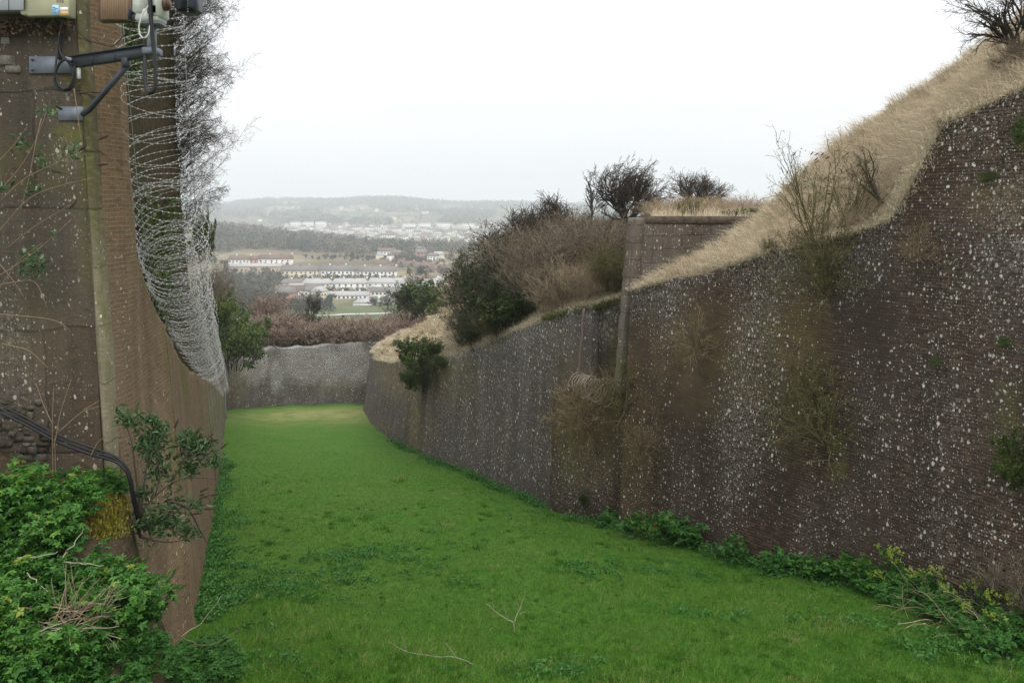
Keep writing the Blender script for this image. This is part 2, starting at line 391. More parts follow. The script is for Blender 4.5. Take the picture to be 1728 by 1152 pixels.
def valley():
    m = Mat('valley_fields'); p = m.geo(); px = m.n('SeparateXYZ', {0: p})
    a = m.noise(p, 0.006, 6, 0.6); b = m.noise(p, 0.03, 6, 0.7); c = m.noise(p, 0.25, 4, 0.7)
    vo = m.n('TexVoronoi', {'Vector': m.mapv(p, (0.0055, 0.0035, 0.0)), 'Scale': 1.0})
    field = m.ramp(m.n('SeparateColor', {0: vo.outputs['Color']}).outputs[0], [(0.0, (0.15, 0.125, 0.08)), (0.35, (0.085, 0.11, 0.05)), (0.6, (0.12, 0.11, 0.065)), (0.85, (0.22, 0.185, 0.12))], 'CONSTANT')
    near = m.mix(b, (0.075, 0.12, 0.045), (0.115, 0.145, 0.06))
    dist = m.n('MapRange', {0: px.outputs[1], 1: 330.0, 2: 480.0}).outputs[0]
    col = m.mix(dist, near, field)
    col = m.mix(m.ramp(a, [(0.5, 0.0), (0.6, 0.8)]), col, (0.10, 0.085, 0.06))
    col = m.mix(0.5, col, m.ramp(b, [(0.3, 0.5), (0.7, 1.4)]), 'MULTIPLY')
    return m.done(col, 0.95, c, 0.4, 0.3, spec=0.05)
M['lawn'] = grass_ground(); M['turf'] = straw_ground(); M['earth'] = earth(); M['valley'] = valley()

# ---------------------------------------------------------------- ditch floor
BASE_R = [(1990, 1116), (1900, 1096), (1728, 1050), (1600, 1018), (1500, 994), (1410, 972), (1290, 945), (1170, 915), (1045, 885)]
def fd(py): return 4/((py - HY)/F - 0.2)
nx, ny = 200, 330
ys = np.concatenate([np.linspace(-8, 30, 200), np.linspace(30.4, 97, 130)])
X, Y = np.meshgrid(np.linspace(-1, 1, nx), ys, indexing='ij')
cx = np.interp(ys, [-8, 12, 25, 40, 60, 97], [0.5, 0.5, -4.6, -10, -17, -27]); hw = np.interp(ys, [-8, 30, 60, 97], [14, 14, 14, 18])
X = cx[None] + X*hw[None]; Z = fz(X, Y)
dry = np.clip(1.25*np.exp(-((Y-70)/11)**2)*np.clip(1.3-np.abs(X+15)/9, 0, 1), 0, 1)
floor = link('ditch_floor', mesh('ditch_floor', np.stack([X, Y, Z], -1).reshape(-1, 3), gridq(nx, ny), None, [M['lawn']], attrs={'dry': dry.ravel()}, smooth=True))
tag(floor, 'mown green grass floor of the ditch between the walls', 'ground', kind='structure')

# ---------------------------------------------------------------- walls
def blobs(px, py, bl):
    a = np.zeros_like(px)
    for (cx_, cy_, rx, ry, s, sl_) in bl:
        dx = (px - cx_ - sl_*(py - cy_))/rx; dy = (py - cy_)/ry
        a = np.maximum(a, s*np.clip(1.5 - np.sqrt(dx*dx + dy*dy)*1.5, 0, 1)**0.7)
    return np.clip(a, 0, 1)
def wall(name, cols, mat, side, thick=0.9, res=0.16, rows=46, jag=0.05, lich=(), moss=(), warm=(), sink=0.4, bump=0.03, seed=1, topl=0.0, parent=None, cap=None):
    """cols: (base point, top point); side -1: ditch on the left hand walking away, +1: on the right"""
    B = np.array([c[0] for c in cols]); T = np.array([c[1] for c in cols])
    s = np.r_[0, np.cumsum(np.linalg.norm(np.diff(B[:, :2], axis=0), axis=1))]
    n = max(3, int(s[-1]/res)); u = np.unique(np.r_[np.linspace(0, s[-1], n), s])
    ip = lambda A: np.stack([np.interp(u, s, A[:, i]) for i in range(3)], 1)
    b, t = ip(B), ip(T); n = len(u)
    t[:, 2] += jag*vnoise(u*3, u*0, u*0, 1.6, seed) + jag*0.6*np.round(vnoise(u*9, u*0, u*0, 1.3, seed+1))
    b = b + np.array([0, 0, -sink])
    tn = np.gradient(b[:, :2], axis=0); nn = norm(np.stack([-tn[:, 1], tn[:, 0]], 1))*(1 if side < 0 else -1)   # towards the ditch
    v = np.linspace(0, 1, rows)
    G = b[:, None] + (t-b)[:, None]*v[None, :, None]
    d = bump*vnoise(G[:, :, 0], G[:, :, 1], G[:, :, 2], 2.2, seed+2) + 0.6*bump*vnoise(G[:, :, 0], G[:, :, 1], G[:, :, 2], 7.0, seed+3)
    G[:, :, :2] += nn[:, None]*d[:, :, None]
    px = CX + F*G[:, :, 0]/G[:, :, 1]; py = HY - F*G[:, :, 2]/G[:, :, 1]
    below = (t[:, 2][:, None] - G[:, :, 2])
    al = np.clip(blobs(px, py, lich) + topl*np.clip(1 - below/0.7, 0, 1), 0, 1); am = blobs(px, py, moss); aw = blobs(px, py, warm)
    # back and top
    k1 = t - np.c_[nn*0.12, np.full(n, -0.03)]; k2 = t - np.c_[nn*thick, np.full(n, -0.02)]; k3 = b - np.c_[nn*thick*1.4, np.zeros(n)]
    H = np.concatenate([G, k1[:, None], k2[:, None], k3[:, None]], 1); R_ = rows + 3
    ex = lambda A, f: np.concatenate([A, np.repeat(A[:, -1:], 3, 1)*f], 1).ravel()
    uvv = np.stack([np.repeat(u[:, None], R_, 1), np.concatenate([G[:, :, 2], k1[:, None, 2] + .12, k2[:, None, 2] + thick, k3[:, None, 2]], 1)], -1).reshape(-1, 2)
    Q = gridq(n, R_)
    if side > 0: Q = Q[:, ::-1]
    # end caps with vertices of their own so the masonry runs round the corner
    V = H.reshape(-1, 3); ends_t = []; A3 = [ex(al, 1), ex(am, 1), ex(aw, 1)]
    for c0 in (0, n-1):
        k0 = len(V); row = H[c0]; V = np.concatenate([V, row]); uc = np.linalg.norm(row[:, :2] - row[rows//2, :2], axis=1)
        uvv = np.concatenate([uvv, np.stack([u[c0] + uc + .05, row[:, 2]], 1)]); A3 = [np.concatenate([x, x[c0*R_:(c0+1)*R_]]) for x in A3]
        for j in range(rows-1):
            f = j/(rows-1); ends_t.append([k0+j, k0+j+1, k0+R_-1 if f < .5 else k0+R_-2])
        ends_t.append([k0+rows//2, k0+R_-1, k0+R_-2]); ends_t.append([k0+rows-1, k0+rows, k0+rows+1])
    o = link(name, mesh(name, V, Q, ends_t, [mat], uv=uvv, attrs={'lich': A3[0], 'moss': A3[1], 'warm': A3[2]}), parent)
    return o, b, t, nn, u
def B_(px, py=None, d=None):
    """point on the ditch floor under pixel column px"""
    if d is None: d = fd(py)
    x = (px - CX)/F*d
    return np.array([x, d, float(fz(x, d))])

# --- right-hand main wall
rb = [B_(px, py) for px, py in BASE_R]
def top_at(px, py, dd=0.06, seg=BASE_R):
    """top point whose base is found along the wall base, set back by the batter"""
    xs = [s_[0] for s_ in seg][::-1]; ds = [fd(s_[1]) for s_ in seg][::-1]
    d = np.interp(px, xs, ds); h = (fd(900)*0 + (fz(0, d)*-1 - (py-HY)/F*d)); d2 = d + dd*max(h, 1)
    return P(px, py, d2)
MAIN_TOP = [(1960, 60), (1765, 128), (1728, 150), (1640, 190), (1596, 206), (1575, 236), (1548, 292), (1522, 338), (1496, 374), (1450, 392), (1400, 402), (1330, 420), (1280, 432), (1185, 462), (1110, 478), (1066, 490)]
MT = [top_at(px, py) for px, py in MAIN_TOP]
def base_for(t, h_k=0.085):
    """base under a top point: pushed towards the ditch by the batter"""
    x, y, z = t; n_ = np.array([-0.82, -0.57])
    h = z - float(fz(x, y))
    for _ in range(3):
        b = np.array([x, y]) + n_*h_k*h; h = z - float(fz(b[0], b[1]))
    return np.array([b[0], b[1], float(fz(b[0], b[1]))])
cols = [(base_for(t), t) for t in MT]
W_MAIN, mb, mt, mn, mu = wall('brick_wall', cols, M['brick'], -1, thick=0.7, jag=0.06, rows=60, seed=3, topl=0.55,
    lich=[(1262, 660, 62, 300, 0.62, -0.13), (1700, 400, 140, 270, 0.55, 0), (1570, 700, 190, 160, 0.36, 0), (1640, 900, 160, 140, 0.36, 0), (1110, 520, 70, 60, 0.5, 0),
          (1400, 880, 80, 90, 0.33, 0), (1330, 470, 120, 60, 0.4, 0), (1450, 460, 90, 70, 0.35, 0), (1130, 800, 120, 100, 0.25, 0), (960, 800, 60, 100, 0.3, 0)],
    moss=[(1415, 770, 16, 60, 0.9, 0), (1340, 640, 70, 160, 0.35, 0), (1130, 900, 40, 22, 0.7, 0), (1700, 720, 40, 90, 0.5, 0), (1070, 480, 20, 14, 0.8, 0)],
    warm=[(1340, 560, 70, 120, 0.5, 0), (1180, 600, 130, 130, 0.55, 0), (1040, 720, 90, 190, 0.6, 0), (1680, 340, 90, 50, 0.4, 0), (1120, 890, 50, 20, 0.7, 0)])
tag(W_MAIN, 'tall dark brick ditch wall speckled with white lichen, sloping top', 'wall')

# --- stone pier that stands proud of the wall end and carries on up to the upper wall
g = rng(5)
def pier(name, bpt, tpt, wdir, w_, dep, mat):
    rows = 40; m_v = []; uvs = []; wd = np.array([wdir[0], wdir[1], 0.0]); wd /= np.linalg.norm(wd); dn = np.array([wd[1], -wd[0], 0.0])
    for i in range(rows):
        c = bpt + (tpt-bpt)*i/(rows-1); j = 0.012*g.normal(size=(4, 3))
        for k, (a, b) in enumerate(((-.5, .5), (.5, .5), (.5, -.5), (-.5, -.5))):
            m_v.append(c + wd*a*w_ + dn*b*dep + j[k]); uvs.append((a*w_ + b*dep + 3, c[2]))
    Q = []
    for i in range(rows-1):
        for k in range(4): a = 4*i+k; b = 4*i+(k+1) % 4; Q.append([a, b, b+4, a+4])
    e = 4*(rows-1); Q.append([e, e+1, e+2, e+3]); z = np.zeros(len(m_v))
    zz = np.array(m_v)[:, 2]
    return link(name, mesh(name, m_v, Q, None, [mat], uv=uvs, attrs={'lich': z+0.05, 'moss': z + np.clip(1-np.abs(zz+4.2)/1.0, 0, 1)*.5, 'warm': z}))
pb = P(1050, 660, 20.78)
pt = P(1074, 368, 21.0)
PIER = pier('stone_pier', pb, pt, (-0.62, 0.78), 0.25, 0.4, M['pier'])
tag(PIER, 'pale stone quoin pier rising above the dark brick wall end', 'pier')

# --- upper retaining wall running right from the pier top
c0 = P(1086, 374, 21.35); c1 = P(1150, 374, 21.8); c2 = P(1300, 374, 22.8)
UW, *_ = wall('upper_stone_wall', [(np.array([c[0]-.15, c[1]-.1, -3.2]), c) for c in (c0, c1, c2)], M['ashlar'], 1, thick=0.4, jag=0.0, rows=24, seed=9, topl=0.2,
     lich=[(1115, 470, 90, 40, 0.4, 0), (1090, 390, 60, 20, 0.3, 0)], moss=[(1200, 440, 60, 30, .3, 0)], sink=0.2)
tag(UW, 'dark block retaining wall with flat coping above the straw bank', 'wall')
m = MB()
d_ = norm(c2-c0)
for (px, ln) in ((1095, 0), ):
    pass
L_ = np.linalg.norm(c2-c0); axes = np.array([d_, np.cross([0, 0, 1], d_), [0, 0, 1]])
s_ = 0.0; gg = rng(3)
while s_ < L_ - 0.2:
    ln = 0.55 + 0.35*gg.random(); ln = min(ln, L_-s_)
    m.box(c0 + d_*(s_+ln/2) + np.array([0, 0.12, 0.05]) + np.cross([0, 0, 1], d_)*0.05, (ln-0.008, 0.38, 0.20), axes=axes, bev=0.006, taper=1.0); s_ += ln
mm = Mat('coping_stone'); pz = mm.geo(); fn = mm.noise(pz, 7, 6, .7)
M['coping'] = mm.done(mm.mix(mm.ramp(fn, [(.35, 0.), (.65, 1.)]), (0.075, 0.057, 0.043), (0.145, 0.118, 0.09)), .95, fn, .6, .03, spec=.1)
o = link('coping', m.mesh('coping', [M['coping']]), UW)
# --- recessed stone panel between the pier and the second wall
def simp(name, cs, mat, side, **kw): return wall(name, [(B_(bpx, d=bd), P(tpx, tpy, td)) for (bpx, bd, tpx, tpy, td) in cs], mat, side, **kw)
PAN, *_ = simp('stone_panel_wall', [(1062, 20.7, 1080, 506, 21.5), (1012, 21.5, 1020, 512, 22.1), (972, 22.3, 978, 520, 22.9)], M['panel'], -1, thick=.6, seed=21, topl=0.6,
    lich=[(1015, 560, 40, 30, .8, 0), (1000, 530, 60, 14, .7, 0)], moss=[(1040, 600, 12, 50, .9, 0)])
tag(PAN, 'short recessed panel of big weathered stone blocks beside the pier', 'wall')
LOW, *_ = simp('low_brick_wall', [(1058, 20.15, 1070, 628, 20.6), (1040, 20.45, 1052, 640, 20.85), (988, 21.3, 997, 646, 21.65), (955, 22.1, 963, 652, 22.4), (926, 22.75, 934, 668, 23.05)], M['brick'], -1, thick=.5, seed=22, jag=.12, topl=.0,
    warm=[(990, 720, 90, 120, .8, 0)], lich=[(950, 820, 60, 90, .3, 0), (1030, 800, 60, 80, .25, 0)], moss=[(960, 760, 20, 60, .5, 0)])
tag(LOW, 'low brown brick wall under the recessed stone panel', 'wall')
# --- second wall, grey with lichen
S2 = [(990, 21.55, 1000, 517, 22.1), (950, 22.4, 962, 524, 23.0), (905, 23.9, 920, 537, 24.5), (850, 26.6, 864, 561, 27.2), (803, 29.6, 817, 580, 30.2), (760, 32.8, 772, 597, 33.4), (710, 36.5, 726, 602, 37.1)]
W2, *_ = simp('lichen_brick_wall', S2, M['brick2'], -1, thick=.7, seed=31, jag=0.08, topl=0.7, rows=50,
    lich=[(860, 640, 90, 70, .35, 0), (900, 580, 90, 50, .4, 0), (830, 730, 130, 110, .3, 0), (960, 800, 60, 120, .25, 0)], warm=[(760, 640, 60, 60, .5, 0), (960, 720, 40, 180, .6, 0), (720, 720, 20, 90, .4, 0)],
    moss=[(745, 620, 40, 30, .5, 0), (800, 810, 80, 12, .3, 0)])
tag(W2, 'middle stretch of grey brick ditch wall crusted with pale lichen', 'wall')
S3 = [(735, 35.9, 752, 600, 36.4), (703, 37.9, 716, 600, 38.3), (668, 43, 680, 608, 43.5), (650, 47.5, 660, 609, 48), (625, 57.5, 640, 606, 58.1), (612, 75, 625, 594, 75.6), (618, 80, 634, 592, 80.5), (650, 86, 664, 591, 86.5)]
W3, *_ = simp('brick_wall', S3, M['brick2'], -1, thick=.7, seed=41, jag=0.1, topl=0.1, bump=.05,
    lich=[(650, 640, 20, 10, .2, 0)], warm=[(665, 640, 34, 50, .9, .3), (700, 720, 16, 70, .9, 0), (640, 720, 40, 20, .4, 0)], moss=[(700, 640, 16, 70, .6, 0)])
tag(W3, 'far rounded corner of plain dark brick wall below a straw slope', 'wall')
# --- far cross wall
SF = [(372, 62, 372, 606, 62.6), (383, 75, 385, 600, 75.8), (440, 82, 440, 590, 83), (550, 88, 550, 583, 89), (620, 90, 622, 578, 91), (730, 92, 732, 576, 93)]
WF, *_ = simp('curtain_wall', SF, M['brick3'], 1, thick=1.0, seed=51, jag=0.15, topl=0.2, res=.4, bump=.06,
    lich=[(520, 612, 60, 42, 1, 0), (430, 615, 30, 40, .9, 0), (600, 615, 36, 44, .9, 0), (465, 635, 12, 34, 1, 0), (560, 622, 50, 34, .8, 0), (610, 632, 20, 14, 1, 0)], warm=[(400, 650, 25, 50, .5, 0), (560, 655, 40, 20, .4, 0)], moss=[(405, 640, 15, 60, .5, 0)])
tag(WF, 'pale grey curtain wall closing the far end of the ditch', 'wall')

# --- left-hand wall: end face towards us, quoin, long side face, buttress steps
LB = [(222, 9.5), (335, 12.4)]
def rawwall(name, cs, mat, **kw): return wall(name, cs, mat, 1, **kw)
e0 = np.array([-9.5, 9.35, -6.0]); e1 = B_(205, d=9.42)
EF, *_ = rawwall('stone_end_wall', [(np.array([-10.5, 9.2, -6]), P(-650, -420, 9.7)), (e1, P(107, -300, 9.95))], M['block'], thick=.5, seed=61, jag=0, rows=70, res=.12, bump=.02,
    moss=[(140, 130, 45, 26, .9, 0), (120, 230, 45, 26, .9, 0), (170, 860, 40, 50, 1, 0), (150, 320, 20, 200, .7, 0), (70, 280, 120, 60, .3, 0)], lich=[(60, 640, 90, 80, .4, 0), (60, 340, 140, 60, .25, 0), (110, 265, 50, 30, .7, 0), (60, 470, 120, 120, .2, 0), (20, 560, 60, 80, .6, 0)], warm=[(60, 560, 90, 100, .25, 0)])
tag(EF, 'dark stone block end wall with the electric boxes on it', 'wall')
def stones(name, x0, x1, y0, y1, sz, mat, seed, parent):
    g = rng(seed); m = MB(); y = y0
    while y < y1:
        hh = sz*(.6+.6*g.random()); x = x0 + sz*(g.random()-.9)
        while x < x1 - sz*.35*g.random():
            ww = sz*(.7+1.1*g.random()); c = P(x+ww/2, y+hh/2, 9.80 - (y-50)/1344*9.8*0.0505 + .055)
            k = 9.6/F; m.box(c + np.array([0, .06*g.random(), 0]), (ww*k*.97, .2, hh*k*.95), rz=.08*g.normal(), bev=.008, taper=1+.08*g.normal(), )
            m.A[-1] = np.full(len(m.V[-1]), g.random()); m.V[-1] = m.V[-1] + .007*g.normal(size=m.V[-1].shape); x += ww
        y += hh
    return link(name, m.mesh(name, [mat]), parent)
def stone_mat(name, a, b):
    m = Mat(name); p = m.geo(); f = m.noise(p, 26.0, 6, .7); f2 = m.noise(p, 6.0, 4, .6)
    c = m.mix(m.attr('tint'), a, b); c = m.mix(.8, c, m.ramp(f, [(.25, .4), (.5, 1.), (.75, 1.5)]), 'MULTIPLY'); c = m.mix(m.ramp(f2, [(.5, 0.), (.7, .6)]), c, (.035, .03, .022))
    return m.done(c, .95, f, .7, .02, spec=.1)
M['rub1'] = stone_mat('pale_rubble_stone', (.11, .098, .075), (.24, .22, .185)); M['rub2'] = stone_mat('dark_rubble_stone', (.05, .042, .032), (.13, .115, .09))
stones('rubble_infill', -40, 24, 50, 156, 15, M['rub1'], 62, EF)
stones('rubble_infill', -40, 80, 662, 782, 12, M['rub2'], 67, EF)
QN, *_ = rawwall('quoin', [(B_(208, d=9.38), P(109, -300, 9.92)), (B_(217, d=9.42), P(118, -300, 9.95)), (B_(232, d=9.72), P(133, -300, 10.25))], M['quoin'], thick=.4, seed=63, jag=0, rows=60, bump=.015, parent=EF,
    moss=[(165, 400, 14, 600, .5, .08)])
SIDE = [(B_(231, d=9.70), P(132, -300, 10.23)), (B_(250, d=10.1), P(190, -100, 10.5)), (B_(262, d=10.4), P(212, 120, 10.75)), (B_(285, d=11.0), P(229, 430, 11.25)), (B_(310, d=11.7), P(254, 510, 11.9)), (B_(335, d=12.4), P(278, 548, 12.55))]
SW, *_ = rawwall('brown_brick_wall', SIDE, M['brick_left'], thick=.6, seed=64, jag=.05, rows=64, res=.1,
    moss=[(290, 640, 9, 110, .9, .15), (300, 800, 10, 140, .7, .08), (336, 1000, 9, 120, 1, -.1), (240, 430, 20, 60, .4, .1)], lich=[(260, 950, 80, 200, .25, 0)])
tag(SW, 'brown brick side wall sloping down from the stone quoin', 'wall')
S5 = [(B_(330, d=12.55), P(283, 560, 12.9)), (B_(348, d=16), P(308, 612, 16.3)), (B_(360, d=20), P(331, 636, 20.3)), (B_(367, d=26), P(345, 646, 26.3))]
SW2, *_ = rawwall('brown_brick_wall', S5, M['brick_left'], thick=.6, seed=65, jag=.05, rows=50, moss=[(310, 640, 10, 60, .9, .1), (358, 930, 8, 130, 1, -.1), (340, 700, 10, 50, .4, 0)])
tag(SW2, 'second stretch of brown brick wall set back behind a mossy edge', 'wall')
S6 = [(B_(369, d=26.2), P(348, 642, 26.5)), (B_(377, d=40), P(366, 640, 40.3)), (B_(381, d=60), P(376, 630, 60.3)), (B_(383, d=75), P(380, 620, 75))]
SW3, *_ = rawwall('pale_buttress_wall', S6, M['quoin'], thick=.8, seed=66, jag=.05, rows=40, res=.3)
tag(SW3, 'pale grey far stretch of left wall with vertical ribs', 'wall')
# ---------------------------------------------------------------- banks behind the walls
RIDGE_A = [(1990, -160, 17.0), (1800, -40, 17.4), (1728, 38, 17.6), (1690, 64, 17.8), (1590, 132, 18.6), (1500, 190, 19.4), (1420, 246, 20.0), (1340, 322, 20.6), (1280, 374, 21.2), (1215, 418, 21.6), (1140, 462, 21.6), (1078, 489, 21.3)]
ra = [P(*q) for q in RIDGE_A]
off = lambda L, v: [np.asarray(q) + np.asarray(v) for q in L]
lowA = [q + np.array([0.05, 0.05, -0.12]) for q in MT]
nA = 120
mid = (resample(lowA, 60)*0.5 + resample(ra, 60)*0.5); mid[:, 2] -= 0.12
BANK_A, GA = loft('grass_bank', [lowA, mid, ra, off(ra, (2.0, 2.0, -0.15)), off(ra, (9, 9, -1.5)), off(ra, (30, 30, -4))], 150, 12, M['turf'], 0.10, 2.2, 5)
tag(BANK_A, 'straw coloured dry grass bank above the tall wall', 'bank', kind='structure')
w2t = [P(1080, 500, 21.7)] + [P(t[2], t[3], t[4]) + np.array([0.05, .1, -.1]) for t in S2]
RC = [(1075, 470, 24.5), (1030, 470, 26), (980, 470, 28), (920, 480, 31), (850, 510, 35.5), (800, 520, 39.5), (768, 517, 42)]
rc = [P(*q) for q in RC]
BANK_C, GC = loft('scrub_bank', [w2t, rc, [P(1240, 366, 30), P(1120, 368, 33), P(1020, 390, 37), P(940, 420, 41), P(870, 450, 46), P(800, 500, 52)],
    [P(1300, 358, 60), P(1100, 362, 62), P(1000, 375, 64), P(900, 405, 66), P(850, 430, 68), P(790, 490, 70)], [P(1300, 366, 120), P(1100, 366, 120), P(1000, 400, 120), P(900, 440, 120), P(850, 470, 120), P(790, 520, 120)]], 80, 14, M['earth'], 0.12, 1.2, 6)
tag(BANK_C, 'brown earth bank under the scrub', 'bank', kind='structure')
TOPF, GT = loft('upper_ground', [[c0+np.array([.3, .5, -.02]), c1+np.array([.3, .5, -.02]), c2+np.array([.3, .5, -.02])], [P(1100, 362, 30), P(1250, 362, 31), P(1400, 362, 33)], [P(1090, 360, 45), P(1250, 360, 45), P(1420, 360, 46)], [P(1080, 366, 80), P(1250, 366, 80), P(1420, 366, 80)]], 30, 10, M['turf'], 0.08, 1.5, 8)
tag(TOPF, 'level dry grass ground above the upper wall', 'ground', kind='structure')
w3t = [P(t[2], t[3], t[4]) + np.array([0.1, .1, -.12]) for t in S3]
rbk = [P(790, 508, 41), P(765, 515, 43.5), P(722, 540, 47), P(668, 567, 55), P(642, 580, 66), P(630, 591, 78), P(650, 588, 84), P(700, 580, 90)]
BANK_B, GB = loft('grass_bank', [w3t, rbk, off(rbk, (4, 3, -1.2)), off(rbk, (8, 3, -5))], 90, 14, M['turf'], 0.15, 1.3, 9)
tag(BANK_B, 'small straw slope above the rounded wall corner', 'bank', kind='structure')
# left bank
lt = [P(105, -300, 10.4), P(185, -100, 10.6), P(208, 120, 10.85), P(225, 430, 11.35), P(250, 512, 12.0), P(283, 565, 13), P(308, 616, 16.4), P(331, 640, 20.4), P(348, 646, 26.6), P(366, 644, 40.4), P(376, 634, 60.4), P(380, 624, 75), P(386, 600, 84)]
lr = [P(285, -320, 15.0), P(292, -120, 15.2), P(292, 40, 15.5), P(297, 200, 16), P(306, 340, 17), P(315, 440, 18.5), P(324, 510, 21), P(334, 560, 25), P(348, 590, 31), P(366, 606, 44), P(372, 604, 62), P(376, 596, 80), P(384, 592, 96)]
lb = off(lr, (-6, 3, -0.5)); lb2 = off(lr, (-30, 10, -1.0))
BANK_L, GL = loft('ivy_bank', [off(lt, (-.3, .1, -.2)), lr, lb, lb2], 110, 14, M['earth'], 0.15, 1.2, 12)
tag(BANK_L, 'dark steep bank behind the left wall', 'bank', kind='structure')
# mound of earth at the foot of the end wall
mx_, my_ = np.meshgrid(np.linspace(-8.5, -2.4, 70), np.linspace(5.2, 12.6, 80), indexing='ij')
PXm = CX + F*mx_/my_
def mound_z(x, y):
    px = CX + F*x/y
    top = np.interp(px, [-260, 0, 90, 160, 215, 240, 290, 340, 420], [-2.3, -2.85, -3.15, -3.25, -3.45, -4.3, -5.5, -6.6, -8.5])
    fall = np.clip((9.3 - y)/3.0, 0, 1)
    return top - 0.55*fall*fall*3.0 - 0.4*np.clip(y-9.4, 0, 9)
mz = mound_z(mx_, my_) + 0.06*vnoise(mx_, my_, mx_*0, 2.4, 4)
MOUND = link('earth_mound', mesh('earth_mound', np.stack([mx_, my_, mz], -1).reshape(-1, 3), gridq(70, 80), None, [M['earth']], smooth=True))
tag(MOUND, 'overgrown earth mound at the foot of the end wall', 'mound', kind='structure')

# ---------------------------------------------------------------- valley
PROF = [(88, 590), (93, 582), (110, 576), (150, 563), (200, 553), (250, 543), (330, 529), (430, 512), (520, 487), (570, 466), (630, 447), (720, 434), (800, 426), (1000, 418), (1300, 414), (1700, 400), (2200, 378), (2800, 357), (3400, 344), (3700, 340), (4300, 352)]
PD = np.array([p[0] for p in PROF], float); PZ = np.array([(HY-p[1])/F*p[0] for p in PROF])
def tz(x, d):
    x = np.asarray(x, float); d = np.asarray(d, float); k = x/d; px = CX + F*k
    z = np.interp(d, PD, PZ)
    z = z + 23*np.clip((640-px)/250, 0, 1)*np.exp(-((d-1050)/220)**2)           # wooded spur on the left
    far = np.clip((d-2500)/900, 0, 1)
    z = z + far*(9*np.sin(px*0.012+0.6) + 5*np.sin(px*0.031) - 0.036*(px-600)*np.clip((px-600)/400, 0, 1.6))
    z = z + np.clip((d-110)/200, 0, 1)*(0.6*np.sin(x*0.03+d*0.02) + 0.5*np.sin(x*0.011-d*0.017))
    return z
dd = np.concatenate([np.linspace(97, 640, 150), np.geomspace(650, 4350, 130)]); kk = np.linspace(-1.02, 1.02, 200)
DD, KK = np.meshgrid(dd, kk, indexing='ij'); XX = DD*KK; ZZ = tz(XX, DD)
VAL = link('valley_ground', mesh('valley_ground', np.stack([XX, DD, ZZ], -1).reshape(-1, 3), gridq(len(dd), len(kk))[:, ::-1], None, [M['valley']], smooth=True))
tag(VAL, 'green and brown valley floor rising to far hills', 'terrain', kind='structure')
_ft = [P(330, 606, 60), P(376, 607, 62.7), P(385, 601, 76), P(440, 591, 83), P(550, 584, 89), P(640, 577, 91.5), P(750, 574, 94)]
_f2 = [np.array([(px-CX)/F*d, d, float(tz((px-CX)/F*d, d))+.25]) for px, d in ((200, 101), (330, 101), (385, 101), (440, 102), (550, 103), (640, 104), (790, 106))]
_f3 = [np.array([(px-CX)/F*d, d, float(tz((px-CX)/F*d, d))-.6]) for px, d in ((190, 125), (330, 125), (385, 125), (440, 125), (550, 125), (640, 125), (790, 125))]
BANK_F, GF = loft('far_bank', [off(_ft, (0, .3, -.12)), _f2, _f3], 60, 10, M['earth'], .2, .7, 17)
tag(BANK_F, 'brown scrub ground behind the far curtain wall', 'bank', kind='structure')
def TP(px, d): x = (px-CX)/F*d; return np.array([x, d, float(tz(x, d))])

# far woods: one mass of small twiggy crowns
def woodmass(name, spots, label, mats, g, per=26):
    """spots: x,y,z,radius,height,tint"""
    S = np.array(spots); n = len(S)
    th = g.random((n, per))*2*np.pi; cz = g.random((n, per)); rr = np.sqrt(1-np.clip((cz*1.15-.25), 0, 1)**2)*np.sqrt(g.random((n, per)))
    C = np.stack([S[:, None, 0] + S[:, None, 3]*rr*np.cos(th), S[:, None, 1] + S[:, None, 3]*rr*np.sin(th), S[:, None, 2] + S[:, None, 4]*(0.12+0.88*cz)], -1)
    a = norm(g.normal(size=(n, per, 3)))*S[:, None, 3:4]*0.42; b = norm(g.normal(size=(n, per, 3)))*S[:, None, 3:4]*0.42
    a[..., 2] = np.abs(a[..., 2])
    V = np.stack([C-a*.5-b*.5, C+a*.7, C+b*.7], 2).reshape(-1, 3)
    T = np.arange(len(V)).reshape(-1, 3)
    t = np.repeat(np.clip(S[:, 5][:, None] + 0.10*g.normal(size=(n, per)), 0, 1).ravel(), 3)
    o = link(name, mesh(name, V, None, T, mats, attrs={'tint': t}))
    return tag(o, label, None, None, 'stuff')
M['wood'] = leafmat('winter_wood', [(0.0, (0.034, 0.050, 0.032)), (0.3, (0.088, 0.10, 0.07)), (0.6, (0.155, 0.13, 0.108)), (1.0, (0.28, 0.22, 0.18))], 0.9, 0.15, 0.05)
g = rng(77); sp = []
while len(sp) < 2600:                              # wooded spur
    px = 330 + 470*g.random(); d = 740 + 620*g.random()
    if px > 400 and px < 640 and d < 770: continue
    dens = 1.0 if px < 640 else np.clip((800-px)/160, .25, 1)
    if d > 1180 and px > 560: continue
    if g.random() > dens: continue
    p = TP(px, d); r_ = 3 + 3*g.random(); sp.append((p[0], p[1], p[2]-.3, r_, 5+8*g.random()**2, 0.42+0.3*np.sin(px*0.03+d*.011)*np.sin(px*.011-d*.006)+0.24*g.normal()))
woodmass('woodland', sp, 'blue grey winter woodland covering the middle spur of the valley', [M['wood']], g, 28)
sp = []
while len(sp) < 7000:
    px = 300 + 760*g.random(); d = 2050 + 1750*g.random()**0.8
    f = np.sin(px*0.021+d*0.004)+np.sin(px*0.047-d*0.0023+2)+0.7*np.sin(d*0.009+px*.01)
    if f < (0.0 if d < 3150 else -1.6) and g.random() > 0.06: continue
    p = TP(px, d); sp.append((p[0], p[1], p[2]-1, 6+6*g.random(), 8+7*g.random() + (6 if d > 3300 else 0), 0.35+0.2*g.normal()))
woodmass('distant_woods', sp, 'hazy woods and hedges over the far hillside', [M['wood']], g, 16)

